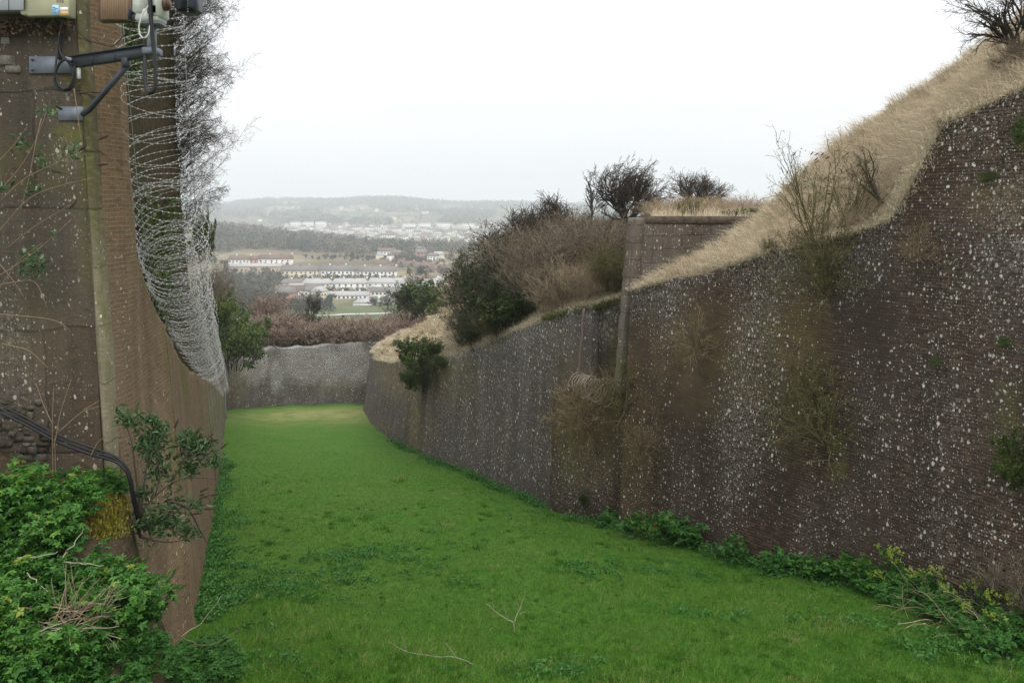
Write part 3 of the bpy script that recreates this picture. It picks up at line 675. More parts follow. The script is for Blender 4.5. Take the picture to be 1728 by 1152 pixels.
sp = []
while len(sp) < 1500:                              # thickets between the house rows and down to the field
    px = 345 + 520*g.random(); d = 240 + 500*g.random()
    if px < 470: ok = d < 575 or (606 < d < 618)
    elif px < 560: ok = (d < 300 and False) or 360 < d < 445 or 478 < d < 502 or 530 < d < 552 or 600 < d < 616
    else: ok = 478 < d < 502 or 532 < d < 553 or 582 < d < 618 or 655 < d < 735 or (px > 690 and 300 < d < 500)
    if not ok or (d > 570 and vnoise(px*.02, d*.02, 0, 1.5, 6) < 0): continue
    if px < 470 and d < 330 and g.random() > .25: continue
    if 500 < px < 660 and 640 < d < 720 and g.random() > .15: continue
    p = TP(px, d); r_ = 1.3 + 1.6*g.random() + (1.4 if px < 470 and d > 330 else 0); sp.append((p[0], p[1], p[2]-.2, r_, (1.5+2.2*g.random())*(2.2 if px < 470 and d > 330 else 1), .35+.3*g.normal()*.8))
woodmass('thickets', sp, 'grey green thickets and garden bushes between the rows of houses', [M['wood']], g, 26)
# valley trees, each its own copy
def bare_tree(name, g, h, mat, spread=1.0, sc=1.0, rmin=0.05, lean=(0, 0, 0)):
    lv = grow(g, np.zeros((1, 3)), np.array([[0, 0, 1.0]]), h*0.55, h*0.022, [(9, .62*spread, .75, .6, .16, lean, .3), (7, .6, .7, .6, .2, lean, .2), (7, .6, .8, .6, .25, lean, .15)], rmin=rmin)
    return lv
M['bark_far'] = simple('grey_bark', (0.09, 0.075, 0.062), .95)
M['twig_far'] = leafmat('grey_twigs', [(0, (0.055, 0.048, 0.042)), (.6, (0.10, 0.082, 0.068)), (1, (0.15, 0.125, 0.10))], .95, 0.0, .05)
M['green_far'] = leafmat('far_evergreen', [(0, (0.018, 0.032, 0.012)), (.6, (0.04, 0.06, 0.02)), (1, (0.08, 0.10, 0.035))], .8, .15, .1)
vt = []
for i in range(4):
    g = rng(200+i); h = 7.0
    root = thing('bare_tree', 'bare grey winter tree on the valley floor', 'tree', (0, 0, -900), 0, 'bare trees around the valley houses')
    lv = bare_tree('t', g, h, None, 1.0 + .15*i, rmin=.045)
    link('trunk', twigmesh('trunk', lv[:2], M['bark_far'], g), root); link('crown', twigmesh('crown', lv[2:], M['twig_far'], g), root); vt.append(root)
for i in range(2):
    g = rng(220+i)
    root = thing('evergreen_tree', 'small dark evergreen tree in the valley', 'tree', (0, 0, -900), 0, 'evergreens among the valley houses')
    lv = grow(g, np.zeros((1, 3)), np.array([[0, 0, 1.0]]), 4.5, .16, [(12, .5, .9, .5, .2, (0, 0, .05), .2)])
    link('trunk', twigmesh('trunk', lv, M['bark_far'], g), root)
    q = g.normal(size=(700, 3))*np.array([1.1, 1.1, 1.5]) + np.array([0, 0, 3.4]); q = q[q[:, 2] > .5]
    m = MB(); m.add(*[a if j != 1 else a for j, a in enumerate((lambda L: (L[0], L[1], None, L[2]))(leaves(g, q, .7)))])
    link('crown', m.mesh('crown', [M['green_far']]), root); vt.append(root)
g = rng(91); used = [False]*6
def put_tree(i, p, s):
    r_ = vt[i]
    if not used[i]:
        used[i] = True; r_.location = [float(v) for v in p]; r_.scale = (s, s, s)
    else: dup(r_, p, g.random()*6.28, s)
TREES = []
for (x0, x1, d0, d1, n, sc, ev) in ((352, 475, 250, 560, 74, 1.2, .05), (470, 560, 300, 450, 34, .9, .1), (395, 700, 470, 505, 22, .5, .3), (470, 680, 540, 562, 24, .45, .3), (500, 720, 650, 720, 40, .75, .2), (660, 760, 560, 640, 14, .6, .2),
                                    (690, 800, 300, 420, 16, .9, .1), (620, 700, 380, 425, 16, .75, .1), (700, 830, 480, 680, 24, .9, .2), (395, 520, 190, 250, 5, .5, 0), (355, 400, 480, 680, 14, 1.1, .1), (560, 830, 950, 1400, 40, 1.0, .2)):
    for k in range(n):
        px = x0 + (x1-x0)*g.random(); d = d0 + (d1-d0)*g.random()
        put_tree(4 + int(g.random()*2) if g.random() < ev else int(g.random()*4), TP(px, d) - np.array([0, 0, .2]), sc*(0.7+.6*g.random()))

# ---------------------------------------------------------------- houses
M['render_w'] = simple('white_render', (0.72, 0.71, 0.67), .9, var=.12, scale=.6)
M['render_c'] = simple('cream_render', (0.62, 0.55, 0.40), .9, var=.12, scale=.6)
M['render_p'] = simple('pink_render', (0.62, 0.30, 0.27), .9, var=.1)
M['hbrick'] = simple('house_brick', (0.33, 0.19, 0.14), .9)
M['htan'] = simple('tan_brick', (0.40, 0.31, 0.23), .9)
M['roof_r'] = simple('red_brown_tiles', (0.155, 0.105, 0.085), .9, var=.3, scale=1.5)
M['roof_g'] = simple('grey_tiles', (0.17, 0.155, 0.145), .9, var=.3, scale=1.5)
M['roof_l'] = simple('pale_grey_tiles', (0.36, 0.35, 0.34), .9, var=.2, scale=1.5)
M['glass_d'] = simple('dark_window_glass', (0.05, 0.055, 0.065), .15, var=.2, spec=.6)
M['frame_w'] = simple('white_window_frame', (0.75, 0.75, 0.73), .6, var=.05)
def roofmesh(L, D, h, z, over=.35, hip=0.0):
    x, y = L/2+over, D/2+over; hx = x-hip
    V = np.array([(-x, -y, z), (x, -y, z), (x, y, z), (-x, y, z), (-hx, 0, z+h), (hx, 0, z+h), (-x, -y, z-.18), (x, -y, z-.18), (x, y, z-.18), (-x, y, z-.18)])
    return V, [[0, 1, 5, 4], [2, 3, 4, 5], [6, 7, 1, 0], [7, 8, 2, 1], [8, 9, 3, 2], [9, 6, 0, 3], [9, 8, 7, 6]], [[1, 2, 5], [3, 0, 4]]
HC = {'n': 0}
def terrace(label, px0, px1, d, eave, ridge, units, wallm, roofm, rz=0.0, low=None, porch=True, hip=0.0, group=None, base=None, gables=0):
    """a row of joined houses spanning the given columns at distance d"""
    L_ = (px1-px0)/F*d; p = TP((px0+px1)/2, d); 
    if base is not None: p[2] = (HY-base)/F*d
    z0 = p[2]; H = (HY-eave)/F*d - z0; rh = (eave-ridge)/F*d; D = 8.0
    t = thing('terraced_houses', label, 'houses', p, rz, group)
    m = MB(); m.box((0, 0, H/2-1.5), (L_, D, H+3))
    if low is None: link('wall', m.mesh('wall', [wallm]), t)
    else:
        link('wall', m.mesh('wall', [wallm]), t)
        m2 = MB(); m2.box((0, -.02, H*.22-1.5), (L_+.1, D+.1, H*.44+3)); link('lower_wall', m2.mesh('lower_wall', [low]), t)
    m = MB(); V, Q, T = roofmesh(L_, D, rh, H, hip=hip); m.add(V, Q, T)
    # gable ends
    if hip == 0: m2 = MB(); m2.add([(-L_/2, -D/2, H-.2), (-L_/2, D/2, H-.2), (-L_/2, 0, H+rh*.93), (L_/2, -D/2, H-.2), (L_/2, D/2, H-.2), (L_/2, 0, H+rh*.93)], None, [[0, 2, 1], [3, 4, 5]]); link('gable', m2.mesh('gable', [wallm]), t)
    ro = link('roof', m.mesh('roof', [roofm]), t)
    uw = L_/units
    for k in range(units):
        x = -L_/2 + uw*(k+.5)
        mc = MB(); mc.box((x+uw*.5-.2, 0, H+rh+.2), (.9, .7, 1.7)); link('chimney', mc.mesh('chimney', [M['hbrick'] if k % 2 else wallm]), ro)
        for (wx, wz, ww, wh) in ((-uw*.25, H*.74, 1.5, 1.25), (uw*.22, H*.74, 1.2, 1.25), (-uw*.25, H*.25, 1.7, 1.4)):
            if abs(H) < 3.5 and wz > H*.5: continue
            mw = MB(); mw.box((x+wx, -D/2-.02, wz), (ww, .12, wh)); f_ = link('window', mw.mesh('window', [M['frame_w']]), t)
            mg = MB(); mg.box((x+wx, -D/2-.07, wz), (ww*.86, .08, wh*.8)); link('pane', mg.mesh('pane', [M['glass_d']]), f_)
        if porch:
            mp_ = MB(); mp_.box((x+uw*.2, -D/2-.7, H*.2), (1.7, 1.3, H*.4)); 
            mp_.add([(x+uw*.2-1.3, -D/2-1.5, H*.4), (x+uw*.2+1.3, -D/2-1.5, H*.4), (x+uw*.2, -D/2-1.5, H*.4+1.0), (x+uw*.2-1.3, -D/2, H*.4), (x+uw*.2+1.3, -D/2, H*.4), (x+uw*.2, -D/2, H*.4+1.0)], [[0, 2, 5, 3], [1, 4, 5, 2]], [[0, 1, 2]])
            link('porch', mp_.mesh('porch', [roofm]), t)
    return t
Wm, Cm, Pm, Bm, Tm = M['render_w'], M['render_c'], M['render_p'], M['hbrick'], M['htan']
terrace('white terrace with red brown roof at the far left of the houses', 388, 424, 632, 437.5, 431, 3, Wm, M['roof_r'], base=449)
terrace('short pink house squeezed between two white terraces', 424, 438, 633, 437.5, 431, 1, Pm, M['roof_r'], base=448)
terrace('white terrace with red brown roof beside the green field', 438, 493, 630, 436.5, 429, 3, Wm, M['roof_r'], base=448)
terrace('tan brick flats half hidden behind bare trees', 390, 476, 590, 449, 444, 5, Tm, M['roof_l'], base=468, porch=False)
terrace('cream terrace with grey brown roof behind small shrubs', 476, 538, 565, 456, 447.5, 4, Cm, M['roof_g'], base=468)
terrace('white terrace left of a red brick gap with dark roof', 544, 598, 565, 456, 447, 4, Wm, M['roof_g'], base=468)
terrace('white terrace with long dark roof and tall chimney', 603, 669, 566, 457, 449, 5, Wm, M['roof_g'], base=468)
terrace('tan gabled house standing above the white terraces', 632, 656, 640, 446, 437.5, 1, Tm, M['roof_r'], rz=.5, base=456, porch=False)
for k in range(5):
    terrace(['brownish end house of the stepped row, nearest the tan gable', 'brownish house second in the stepped row', 'brownish house in the middle of the stepped row', 'brownish house fourth in the stepped row', 'brownish last house of the stepped row, by the trees'][k],
            666+k*16, 683+k*16, 640-k*12, 446+k*2.2, 438+k*2, 1, Tm, M['roof_r'], rz=-.25, base=458+k*2, group='stepped row of brown houses')
H5 = [(474, 512, Wm, 'roof_g', 'grey roofed white row with arched porches, its left end behind trees'), (512, 560, Cm, 'roof_l', 'pale roofed bungalow row with twin arched porches'), (561, 620, Wm, 'roof_l', 'white porched row left of centre in the long street'),
      (621, 684, Wm, 'roof_l', 'white porched row right of centre in the long street'), (685, 758, Wm, 'roof_l', 'white porched row running behind the green bush')]
for k, (a, b, wm, rm, lb_) in enumerate(H5):
    terrace(lb_, a, b, 515, 477.5 - k*.4, 470.5-k*.6, max(2, int((b-a)/16)), wm, M[rm], base=489, hip=2.0, group='long street of white porched houses')
terrace('white row with red brick ground floor behind the windswept tree', 536, 622, 462, 497, 491, 6, Wm, M['roof_l'], base=509, porch=False, low=Bm)
terrace('pale grey row with many small windows, right of the red brick row', 622, 700, 472, 491, 484, 6, Wm, M['roof_g'], base=503, porch=False)
terrace('white flat looking house block with pale roof by the lamp posts', 598, 640, 425, 509, 503, 3, Wm, M['roof_l'], base=520, porch=False, hip=3)
terrace('white house with grey roof left of the ivy mound', 648, 690, 430, 503, 496, 3, Wm, M['roof_g'], base=516, porch=False, low=Bm, hip=2)
for k in range(3):
    terrace(['white gabled house by the scrub, left of its row of three', 'white gabled house by the scrub, middle of its row of three', 'white gabled house by the scrub, right of its row of three'][k], 757+k*17, 771+k*17, 500, 472-k*1.5, 465-k*1.5, 1, Wm, M['roof_l'], base=484, rz=1.57, group='white gabled houses by the scrub')
# the far town: small pale houses, one mesh each, copied
protos = []
for i, (wm, rm) in enumerate(((Wm, 'roof_g'), (Cm, 'roof_l'), (Wm, 'roof_r'), (Bm, 'roof_g'))):
    m = MB(); L_, D, H = (11, 9, 18, 10)[i], 8, (6, 6.5, 6, 5.5)[i]
    m.box((0, 0, H/2-2), (L_, D, H+4)); nq = 6
    V, Q, T = roofmesh(L_, D, 3.2, H); m.add(V, Q, T)
    for x in np.arange(-L_/2+1.8, L_/2-1, 3.4):
        for z in (1.5, 4.3): m.box((x, -D/2-.02, z), (1.6, .1, 1.3))
    nw = sum(len(q) for q in m.Q) - 6 - 7
    me = m.mesh('far_house', [wm, M[rm], M['glass_d']], midx=[0]*6 + [1]*7 + [2]*nw + [1]*2)
    protos.append(me)
g = rng(5150); cnt = 0
while cnt < 275:
    px = 480 + 420*g.random(); d = 1420 + 680*g.random()
    y_ = HY - F*float(tz((px-CX)/F*d, d))/d
    if px < 560 and d < 1850: continue
    if px < 700 and d < 1550 and g.random() > .3: continue
    d = 1420 + np.round((d-1420)/58)*58 + 8*g.normal()
    p = TP(px, d); o = link('far_house', protos[int(g.random()**1.3*4)], None, p); o.rotation_euler = (0, 0, (0 if g.random() < .6 else 1.57) + .25*g.normal()); s = .9+.35*g.random(); o.scale = (s*1.15, s, s)
    tag(o, 'small pale house in the hazy far town', 'house', 'houses of the far town'); cnt += 1
for k in range(34):                                   # clutter of houses between the long rows
    px, d = ((690+150*g.random(), 440+90*g.random()) if k < 16 else (600+230*g.random(), 640+160*g.random()) if k < 26 else (480+60*g.random(), 440+30*g.random()))
    p = TP(px, d); o = link('small_house', protos[k % 4], None, p); s = .75+.2*g.random(); o.scale = (s, s, s); o.rotation_euler = (0, 0, .3*g.normal() + (1.57 if k % 3 == 0 else 0))
    tag(o, 'small pale house among trees near the long terraces', 'house', 'small houses among the trees')
for k, px in enumerate((499, 520, 541, 690, 716, 748, 790)):
    p = TP(px, 1980 if px < 600 else 1900); m = MB(); W_ = 26 if px < 600 else 30
    m.box((0, 0, 6), (W_, 11, 20)); nb = 6
    V, Q, T = roofmesh(W_, 11, 3.0, 16); m.add(V, Q, T)
    for x in np.arange(-W_/2+2, W_/2-1, 3.2):
        for z in (3, 7, 11): m.box((x, -5.55, z), (1.9, .1, 1.7))
    nw = sum(len(q) for q in m.Q) - 13
    o = link('apartment_block', m.mesh('apartment_block', [Wm, M['roof_l'], M['glass_d']], midx=[0]*6+[1]*7+[2]*nw+[1]*2), None, p)
    tag(o, 'long white block of flats on the upper edge of the far town', 'building', 'white blocks above the far town')
for k in range(26):                                   # scattered houses on the far slope
    px = 420 + 520*g.random(); d = 2300 + 1000*g.random(); p = TP(px, d); o = link('far_house', protos[k % 4], None, p); s = 1.2; o.scale = (s, s, s); o.rotation_euler = (0, 0, g.random()*3)
    tag(o, 'lone pale house on the far wooded slope', 'house', 'houses scattered on the far slope')
# lattice mast on the skyline
m = MB(); p = TP(927, 3450)
for sx in (-1, 1):
    for sy in (-1, 1): m.tube([(sx*3, sy*3, 0), (sx*1.2, sy*1.2, 30), (sx*.4, sy*.4, 46)], .28, 4)
for z in range(2, 44, 4):
    k = 3 - z*.06; m.tube([(-k, -k, z), (k, -k, z+4)], .16, 4); m.tube([(k, -k, z), (-k, -k, z+4)], .16, 4)
for z in (28, 34, 40): m.tube([(-7, 0, z), (7, 0, z)], .25, 4)
M['steel'] = simple('galvanised_steel', (0.32, 0.33, 0.34), .5, .6, .15)
o = link('pylon', m.mesh('pylon', [M['steel']]), None, p); tag(o, 'thin lattice pylon on the far skyline', 'pylon')
# lamp posts, path
for px in (601, 606, 651):
    p = TP(px, 300); r_ = thing('street_lamp', ['pale street lamp post, left of the close pair', 'pale street lamp post, right of the close pair', 'pale street lamp post standing apart by the white houses'][(601, 606, 651).index(px)], 'street lamp', p, 0, 'street lamps below the houses')
    m = MB(); m.tube([(0, 0, -.5), (0, 0, 3.4), (0, 0, 6.4)], [.11, .09, .07], 6); link('post', m.mesh('post', [M['steel']]), r_)
    m = MB(); m.tube([(0, 0, 6.3), (.5, 0, 6.65), (1.1, 0, 6.7)], .05, 6); m.box((1.3, 0, 6.68), (.6, .22, .12), bev=.03); link('lamp_head', m.mesh('lamp_head', [M['steel']]), r_)
pp = [TP(px, d) + np.array([0, 0, .12]) for px, d in ((330, 242), (380, 250), (430, 262), (480, 285), (540, 318), (580, 336), (640, 340), (700, 352))]
pr = resample(pp, 80); pr[:, 2] = [float(tz(a, b)) + .12 for a, b in pr[:, :2]]
tn = norm(np.gradient(pr, axis=0)); sdv = norm(np.stack([-tn[:, 1], tn[:, 0], tn[:, 0]*0], 1))
V = np.stack([pr - sdv*2.2, pr + sdv*2.2], 1).reshape(-1, 3)
o = link('footpath', mesh('footpath', V, gridq(80, 2), None, [simple('pale_tarmac', (.42, .41, .40), .9)])); tag(o, 'pale footpath crossing the green field', 'path', kind='structure')

# ---------------------------------------------------------------- haze
hz = Mat('haze_air'); pv = hz.n('VolumePrincipled', {'Color': (0.89, 0.94, 0.985, 1), 'Density': 3.1e-4, 'Anisotropy': 0.1})
hz.nt.links.new(pv.outputs[0], hz.out.inputs['Volume'])
m = MB(); m.box((0, 2150, 15), (9200, 4500, 240)); HAZE = link('haze', m.mesh('haze', [hz.m])); tag(HAZE, 'pale hazy winter air over the valley', None, None, 'stuff')
# ---------------------------------------------------------------- plants: prototypes
TW = lambda n, a, b, c: leafmat(n, [(0, a), (.5, b), (1, c)], .95, 0.0, .05)
M['tw_brown'] = TW('brown_twigs', (0.085, 0.07, 0.052), (0.175, 0.142, 0.105), (0.27, 0.22, 0.16))
M['tw_red'] = TW('red_brown_twigs', (0.12, 0.085, 0.065), (0.27, 0.20, 0.155), (0.42, 0.325, 0.255))
M['tw_dark'] = TW('dark_twigs', (0.028, 0.024, 0.019), (0.06, 0.049, 0.038), (0.11, 0.088, 0.065))
M['tw_grey'] = TW('grey_twigs_near', (0.05, 0.043, 0.035), (0.10, 0.085, 0.068), (0.17, 0.145, 0.115))
M['tw_pale'] = TW('pale_dead_twigs', (0.20, 0.15, 0.10), (0.32, 0.25, 0.17), (0.45, 0.37, 0.26))
M['tw_olive'] = TW('olive_twigs', (0.07, 0.065, 0.03), (0.135, 0.115, 0.055), (0.2, 0.165, 0.085))
M['bark'] = simple('dark_bark', (0.055, 0.045, 0.036), .95, var=.4, scale=12)
M['lf_ivy'] = leafmat('ivy_leaves', [(0, (0.022, 0.040, 0.011)), (.5, (0.065, 0.105, 0.022)), (.9, (0.15, 0.19, 0.04)), (1, (0.22, 0.24, 0.055))], .45, .2, .35)
M['lf_dark'] = leafmat('dark_evergreen_leaves', [(0, (0.016, 0.026, 0.012)), (.6, (0.036, 0.055, 0.018)), (1, (0.075, 0.095, 0.03))], .55, .2, .3)
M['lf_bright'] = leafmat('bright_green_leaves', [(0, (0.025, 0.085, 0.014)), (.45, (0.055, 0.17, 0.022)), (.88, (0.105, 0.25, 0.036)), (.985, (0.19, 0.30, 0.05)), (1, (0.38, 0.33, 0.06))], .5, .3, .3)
M['lf_deep'] = leafmat('deep_green_leaves', [(0, (0.026, 0.092, 0.016)), (.5, (0.048, 0.158, 0.025)), (1, (0.095, 0.24, 0.038))], .5, .3, .3)
M['lf_grey'] = leafmat('grey_green_leaves', [(0, (0.045, 0.075, 0.035)), (.5, (0.085, 0.125, 0.058)), (1, (0.19, 0.23, 0.15))], .6, .25, .25)
M['lf_olive'] = leafmat('olive_leaves', [(0, (0.05, 0.055, 0.018)), (.5, (0.10, 0.105, 0.03)), (1, (0.17, 0.16, 0.05))], .6, .25, .2)
M['tw_wall'] = TW('wall_twigs', (0.13, 0.10, 0.06), (0.25, 0.19, 0.115), (0.37, 0.29, 0.18))
M['lf_wall'] = leafmat('wall_shrub_leaves', [(0, (0.05, 0.06, 0.022)), (.5, (0.12, 0.125, 0.05)), (1, (0.22, 0.21, 0.10))], .6, .25, .2)
M['lf_dead'] = leafmat('dead_brown_leaves', [(0, (0.06, 0.04, 0.025)), (.5, (0.12, 0.085, 0.055)), (1, (0.2, 0.145, 0.095))], .9, .15, .1)
M['seed'] = simple('dark_seed_heads', (0.05, 0.028, 0.02), .95, var=.3, scale=60)
M['umbel'] = leafmat('yellow_green_flowers', [(0, (0.2, 0.32, 0.04)), (1, (0.42, 0.5, 0.09))], .7, .3, .2)
M['straw_b'] = leafmat('straw_blades', [(0, (0.30, 0.24, 0.15)), (.4, (0.56, 0.465, 0.33)), (.75, (0.74, 0.65, 0.50)), (.93, (0.58, 0.53, 0.38)), (1, (0.20, 0.21, 0.09))], .8, .2, .1)
M['grass_b'] = leafmat('grass_blades', [(0, (0.024, 0.084, 0.006)), (.45, (0.064, 0.182, 0.014)), (.85, (0.130, 0.295, 0.034)), (.97, (0.24, 0.35, 0.085)), (1, (0.32, 0.29, 0.12))], .5, .3, .2)

PROTO = {}
def disc(g, n, r): a = g.random(n)*6.283; q = np.sqrt(g.random(n))*r; return np.stack([q*np.cos(a), q*np.sin(a), 0*a], 1)
def make_bush(key, name, seed, h, nst, base_r, spread, lv, mat, leaf=None, wind=(0, 0, .05), r=.018, rmin=.004, wig=.14):
    """height about h; stems fan out from a small base disc"""
    g = rng(seed); p0 = disc(g, nst, base_r); d0 = np.stack([p0[:, 0]/max(base_r, .01)*spread, p0[:, 1]/max(base_r, .01)*spread, np.ones(nst)], 1) + .25*spread*g.normal(size=(nst, 3))
    d0[:, 2] = np.abs(d0[:, 2]); L = h*(0.75+.45*g.random(nst))
    lvls = grow(g, p0, d0, L, r, lv, k=6, wig=wig, bias=wind, rmin=rmin)
    root = thing(name, 'x', 'bush', (0, 0, -950))
    link('stem', twigmesh('stem', lvls, mat, g), root)
    if leaf is not None:
        lm, n, sz, asp = leaf
        tips = np.concatenate([l[0][:, 2:].reshape(-1, 3) for l in lvls[1:]]) if len(lvls) > 1 else lvls[0][0].reshape(-1, 3)
        C = tips[g.integers(0, len(tips), n)] + .05*h*g.normal(size=(n, 3))*.6
        cl = 0.5 + 0.5*vnoise(C[:, 0], C[:, 1], C[:, 2], 3.5/h*1.6, seed)
        V, Q, t = leaves(g, C, sz, (0, 0, 1), .4, asp, tint=np.clip(.55*cl + .5*g.random(n), 0, 1))
        mb_ = MB(); mb_.add(V, Q, None, t); link('foliage', mb_.mesh('foliage', [lm]), root)
    PROTO[key] = [root, False, h]
    return root
def place(key, px, py, d, hpx, label, cat='bush', group=None, rz=None, wide=1.0, name=None, p=None, tilt=(0, 0)):
    root, used_, h = PROTO[key]
    p = P(px, py, d) if p is None else p
    s = hpx*p[1]/F/h; rz = random.random()*6.28 if rz is None else rz
    sc = (s*wide, s*wide, s)
    if not used_:
        o = root; PROTO[key][1] = True; o.location = [float(v) for v in p]; o.rotation_euler = (tilt[0], tilt[1], rz); o.scale = sc
        o['label'] = label
        if group: o['group'] = group
    else: o = dup(root, p, rz, sc, label, group, tilt[0], tilt[1]); 
    if not group and 'group' in o: del o['group']
    o['category'] = cat
    if name: o.name = name
    return o
random.seed(4)
U = (0, 0, .07)
for i in range(3):
    make_bush('brown%d' % i, 'bare_bush', 300+i, 2.0, 34, .45, .55, [(9, .42, .7, .62, .2, U, .15), (7, .5, .8, .6, .25, U, .15)], M['tw_brown'], (M['lf_dead'], 900, .045, .6), r=.013, rmin=.0042)
    make_bush('hedge%d' % i, 'scrub_bush', 310+i, 2.4, 34, .8, .55, [(8, .42, .7, .65, .2, (.06, 0, .08), .15), (6, .5, .8, .65, .25, (.06, 0, .08), .15)], M['tw_red'], (M['lf_dead'], 700, .10, .6), r=.03, rmin=.016)
for i in range(2):
    make_bush('dark%d' % i, 'bare_bush', 320+i, 2.2, 22, .35, .6, [(9, .45, .8, .6, .22, (.03, 0, .06), .15), (8, .5, .9, .6, .28, (.03, 0, .05), .1)], M['tw_dark'], (M['lf_dark'], 260, .05, .6), r=.016, rmin=.0036)
    make_bush('ever%d' % i, 'evergreen_bush', 330+i, 2.0, 22, .5, .6, [(8, .45, .8, .6, .2, U, .15), (5, .5, .9, .6, .25, U, .15)], M['tw_dark'], (M['lf_dark'], 6500, .075, .5), r=.018)
    make_bush('ivy%d' % i, 'ivy_bush', 340+i, 1.6, 20, .6, .75, [(7, .4, .8, .6, .2, U, .15), (5, .5, .9, .6, .25, U, .15)], M['tw_dark'], (M['lf_ivy'], 6500, .085, .75), r=.016)
    make_bush('olive%d' % i, 'olive_bush', 350+i, 1.8, 36, .4, .5, [(9, .42, .65, .6, .18, U, .15), (6, .5, .8, .6, .22, U, .15)], M['tw_olive'], (M['lf_olive'], 2600, .05, .35), r=.011, rmin=.004)
    make_bush('pale%d' % i, 'dry_twig_bush', 360+i, 1.4, 40, .35, .65, [(7, .42, .6, .65, .16, U, .2), (4, .45, .7, .65, .2, U, .2)], M['tw_pale'], None, r=.007, rmin=.0035)
    make_bush('wallsh%d' % i, 'wall_shrub', 370+i, 1.2, 17, .10, 1.0, [(6, .5, .7, .6, .2, (0, 0, -.02), .2), (4, .5, .8, .62, .22, (0, 0, -.04), .2)], M['tw_olive'], (M['lf_wall'], 620, .062, .28), r=.011, rmin=.0045, wind=(0, 0, .0))
    make_bush('wallbr%d' % i, 'wall_shrub', 380+i, 1.2, 20, .10, 1.0, [(6, .5, .7, .6, .2, (0, 0, -.02), .2), (4, .5, .8, .62, .22, (0, 0, -.03), .2)], M['tw_wall'], (M['lf_dead'], 160, .05, .4), r=.010, rmin=.0045, wind=(0, 0, -.01))
# wind-swept thorn trees
def thorn(key, seed, h, wind, mat, trunk_h=.4, lv=None, lean=(.15, 0, 1), leafn=0, rmin=.006, nst=1):
    g = rng(seed); w_ = np.array(wind)
    lvls = grow(g, disc(g, nst, .12 if nst > 1 else 0), np.array([lean])*np.ones((nst, 1)) + (.62 if nst > 1 else 0)*g.normal(size=(nst, 3))*np.array([1, 1, .3]), h*trunk_h, h*(.035 if nst < 2 else .026), lv or [(7, 1.25, .75, .62, .14, w_*.7, .35), (7, .55, .75, .55, .18, w_, .2), (6, .5, .8, .6, .2, w_, .15), (5, .5, .8, .65, .22, w_*.8, .1)], k=6, rmin=rmin)
    root = thing('thorn_tree', 'x', 'tree', (0, 0, -950))
    link('trunk', twigmesh('trunk', lvls[:2], M['bark'], g, (8, 6)), root); link('crown', twigmesh('crown', lvls[2:], mat, g, (4, 3, 3)), root)
    if leafn:
        tips = np.concatenate([l[0][:, 2:].reshape(-1, 3) for l in lvls[2:]]); C = tips[g.integers(0, len(tips), leafn)] + .02*h*g.normal(size=(leafn, 3))
        V, Q, t = leaves(g, C, .06*h/3, (0, 0, 1), .3); mb_ = MB(); mb_.add(V, Q, None, t); link('foliage', mb_.mesh('foliage', [M['lf_dark']]), root)
    zt = np.concatenate([l[0].reshape(-1, 3) for l in lvls]); PROTO[key] = [root, False, float(np.percentile(zt[:, 2], 99.5))]
    return root
HW = lambda w_: [(8, .95, .7, .66, .14, w_, .12), (8, .6, .75, .6, .17, w_, .12), (7, .55, .8, .6, .2, w_, .1), (5, .5, .8, .7, .22, w_, .1)]
thorn('haw1', 401, 3.0, (.11, 0, .06), M['tw_dark'], .5, [(7, .95, .7, .66, .14, np.array([.09, 0, .015]), .15), (6, .6, .75, .6, .17, np.array([.10, 0, .015]), .15), (5, .55, .8, .62, .2, np.array([.10, 0, .01]), .12), (4, .5, .8, .7, .22, np.array([.09, 0, .01]), .1)], nst=8, leafn=160, rmin=.0065)
thorn('haw5', 411, 3.0, (-.04, 0, .06), M['tw_dark'], .5, [(6, .85, .7, .62, .16, (-.07, 0, .03), .2), (6, .6, .75, .58, .18, (-.06, 0, .03), .2), (5, .5, .8, .62, .2, (-.05, 0, .02), .15), (3, .5, .8, .7, .2, (-.04, 0, .01), .1)], lean=(-.15, 0, 1), nst=3, rmin=.0045)
thorn('haw2', 402, 3.0, (.03, 0, .12), M['tw_dark'], .5, HW(np.array([.02, 0, .06]))[:3], nst=5, rmin=.008)
thorn('haw3', 403, 3.0, (.06, 0, .06), M['tw_dark'], .5, HW(np.array([.05, 0, .04]))[:3], nst=4, rmin=.008)
thorn('haw4', 404, 3.0, (-.10, 0, .05), M['tw_brown'], .6, [(7, .9, .7, .62, .16, (-.08, 0, .03), .25), (6, .6, .7, .55, .2, (-.08, 0, .03), .2), (5, .5, .8, .6, .22, (-.06, 0, .03), .15)], lean=(-.25, 0, 1), rmin=.006)
thorn('sap', 405, 3.0, (.02, 0, .15), M['tw_dark'], .9, lv=[(16, .3, .6, .5, .15, (0, 0, .12), .15), (5, .5, .7, .6, .2, (0, 0, .1), .1)], lean=(.02, 0, 1))

# ---------------------------------------------------------------- plants on the skyline to the right
place('haw1', 1058, 380, 35, 104, 'broad dark windswept thorn tree on the skyline above the stone pier', 'tree', rz=0, wide=.78)
place('haw2', 1174, 356, 46, 66, 'small round bare tree behind the flat topped stone wall', 'tree', rz=.5, wide=1.15)
place('haw3', 876, 446, 39, 98, 'bare thorn tree at the far end of the scrub, against the hazy valley', 'tree', rz=.2, wide=1.2)
place('haw3', 945, 420, 40, 92, 'bare tangled tree beside the thin sapling on the scrub', 'tree', rz=2.6, wide=1.0)
place('haw2', 915, 425, 44, 60, 'low bare tree between the thorn trees on the scrub', 'tree', rz=2.0, wide=1.3)
place('sap', 997, 392, 38, 94, 'thin upright sapling left of the windswept thorn tree', 'tree', rz=1, wide=.8)
place('haw4', 1490, 356, 15.9, 118, 'small bare tree leaning left on the straw bank', 'tree', rz=0)
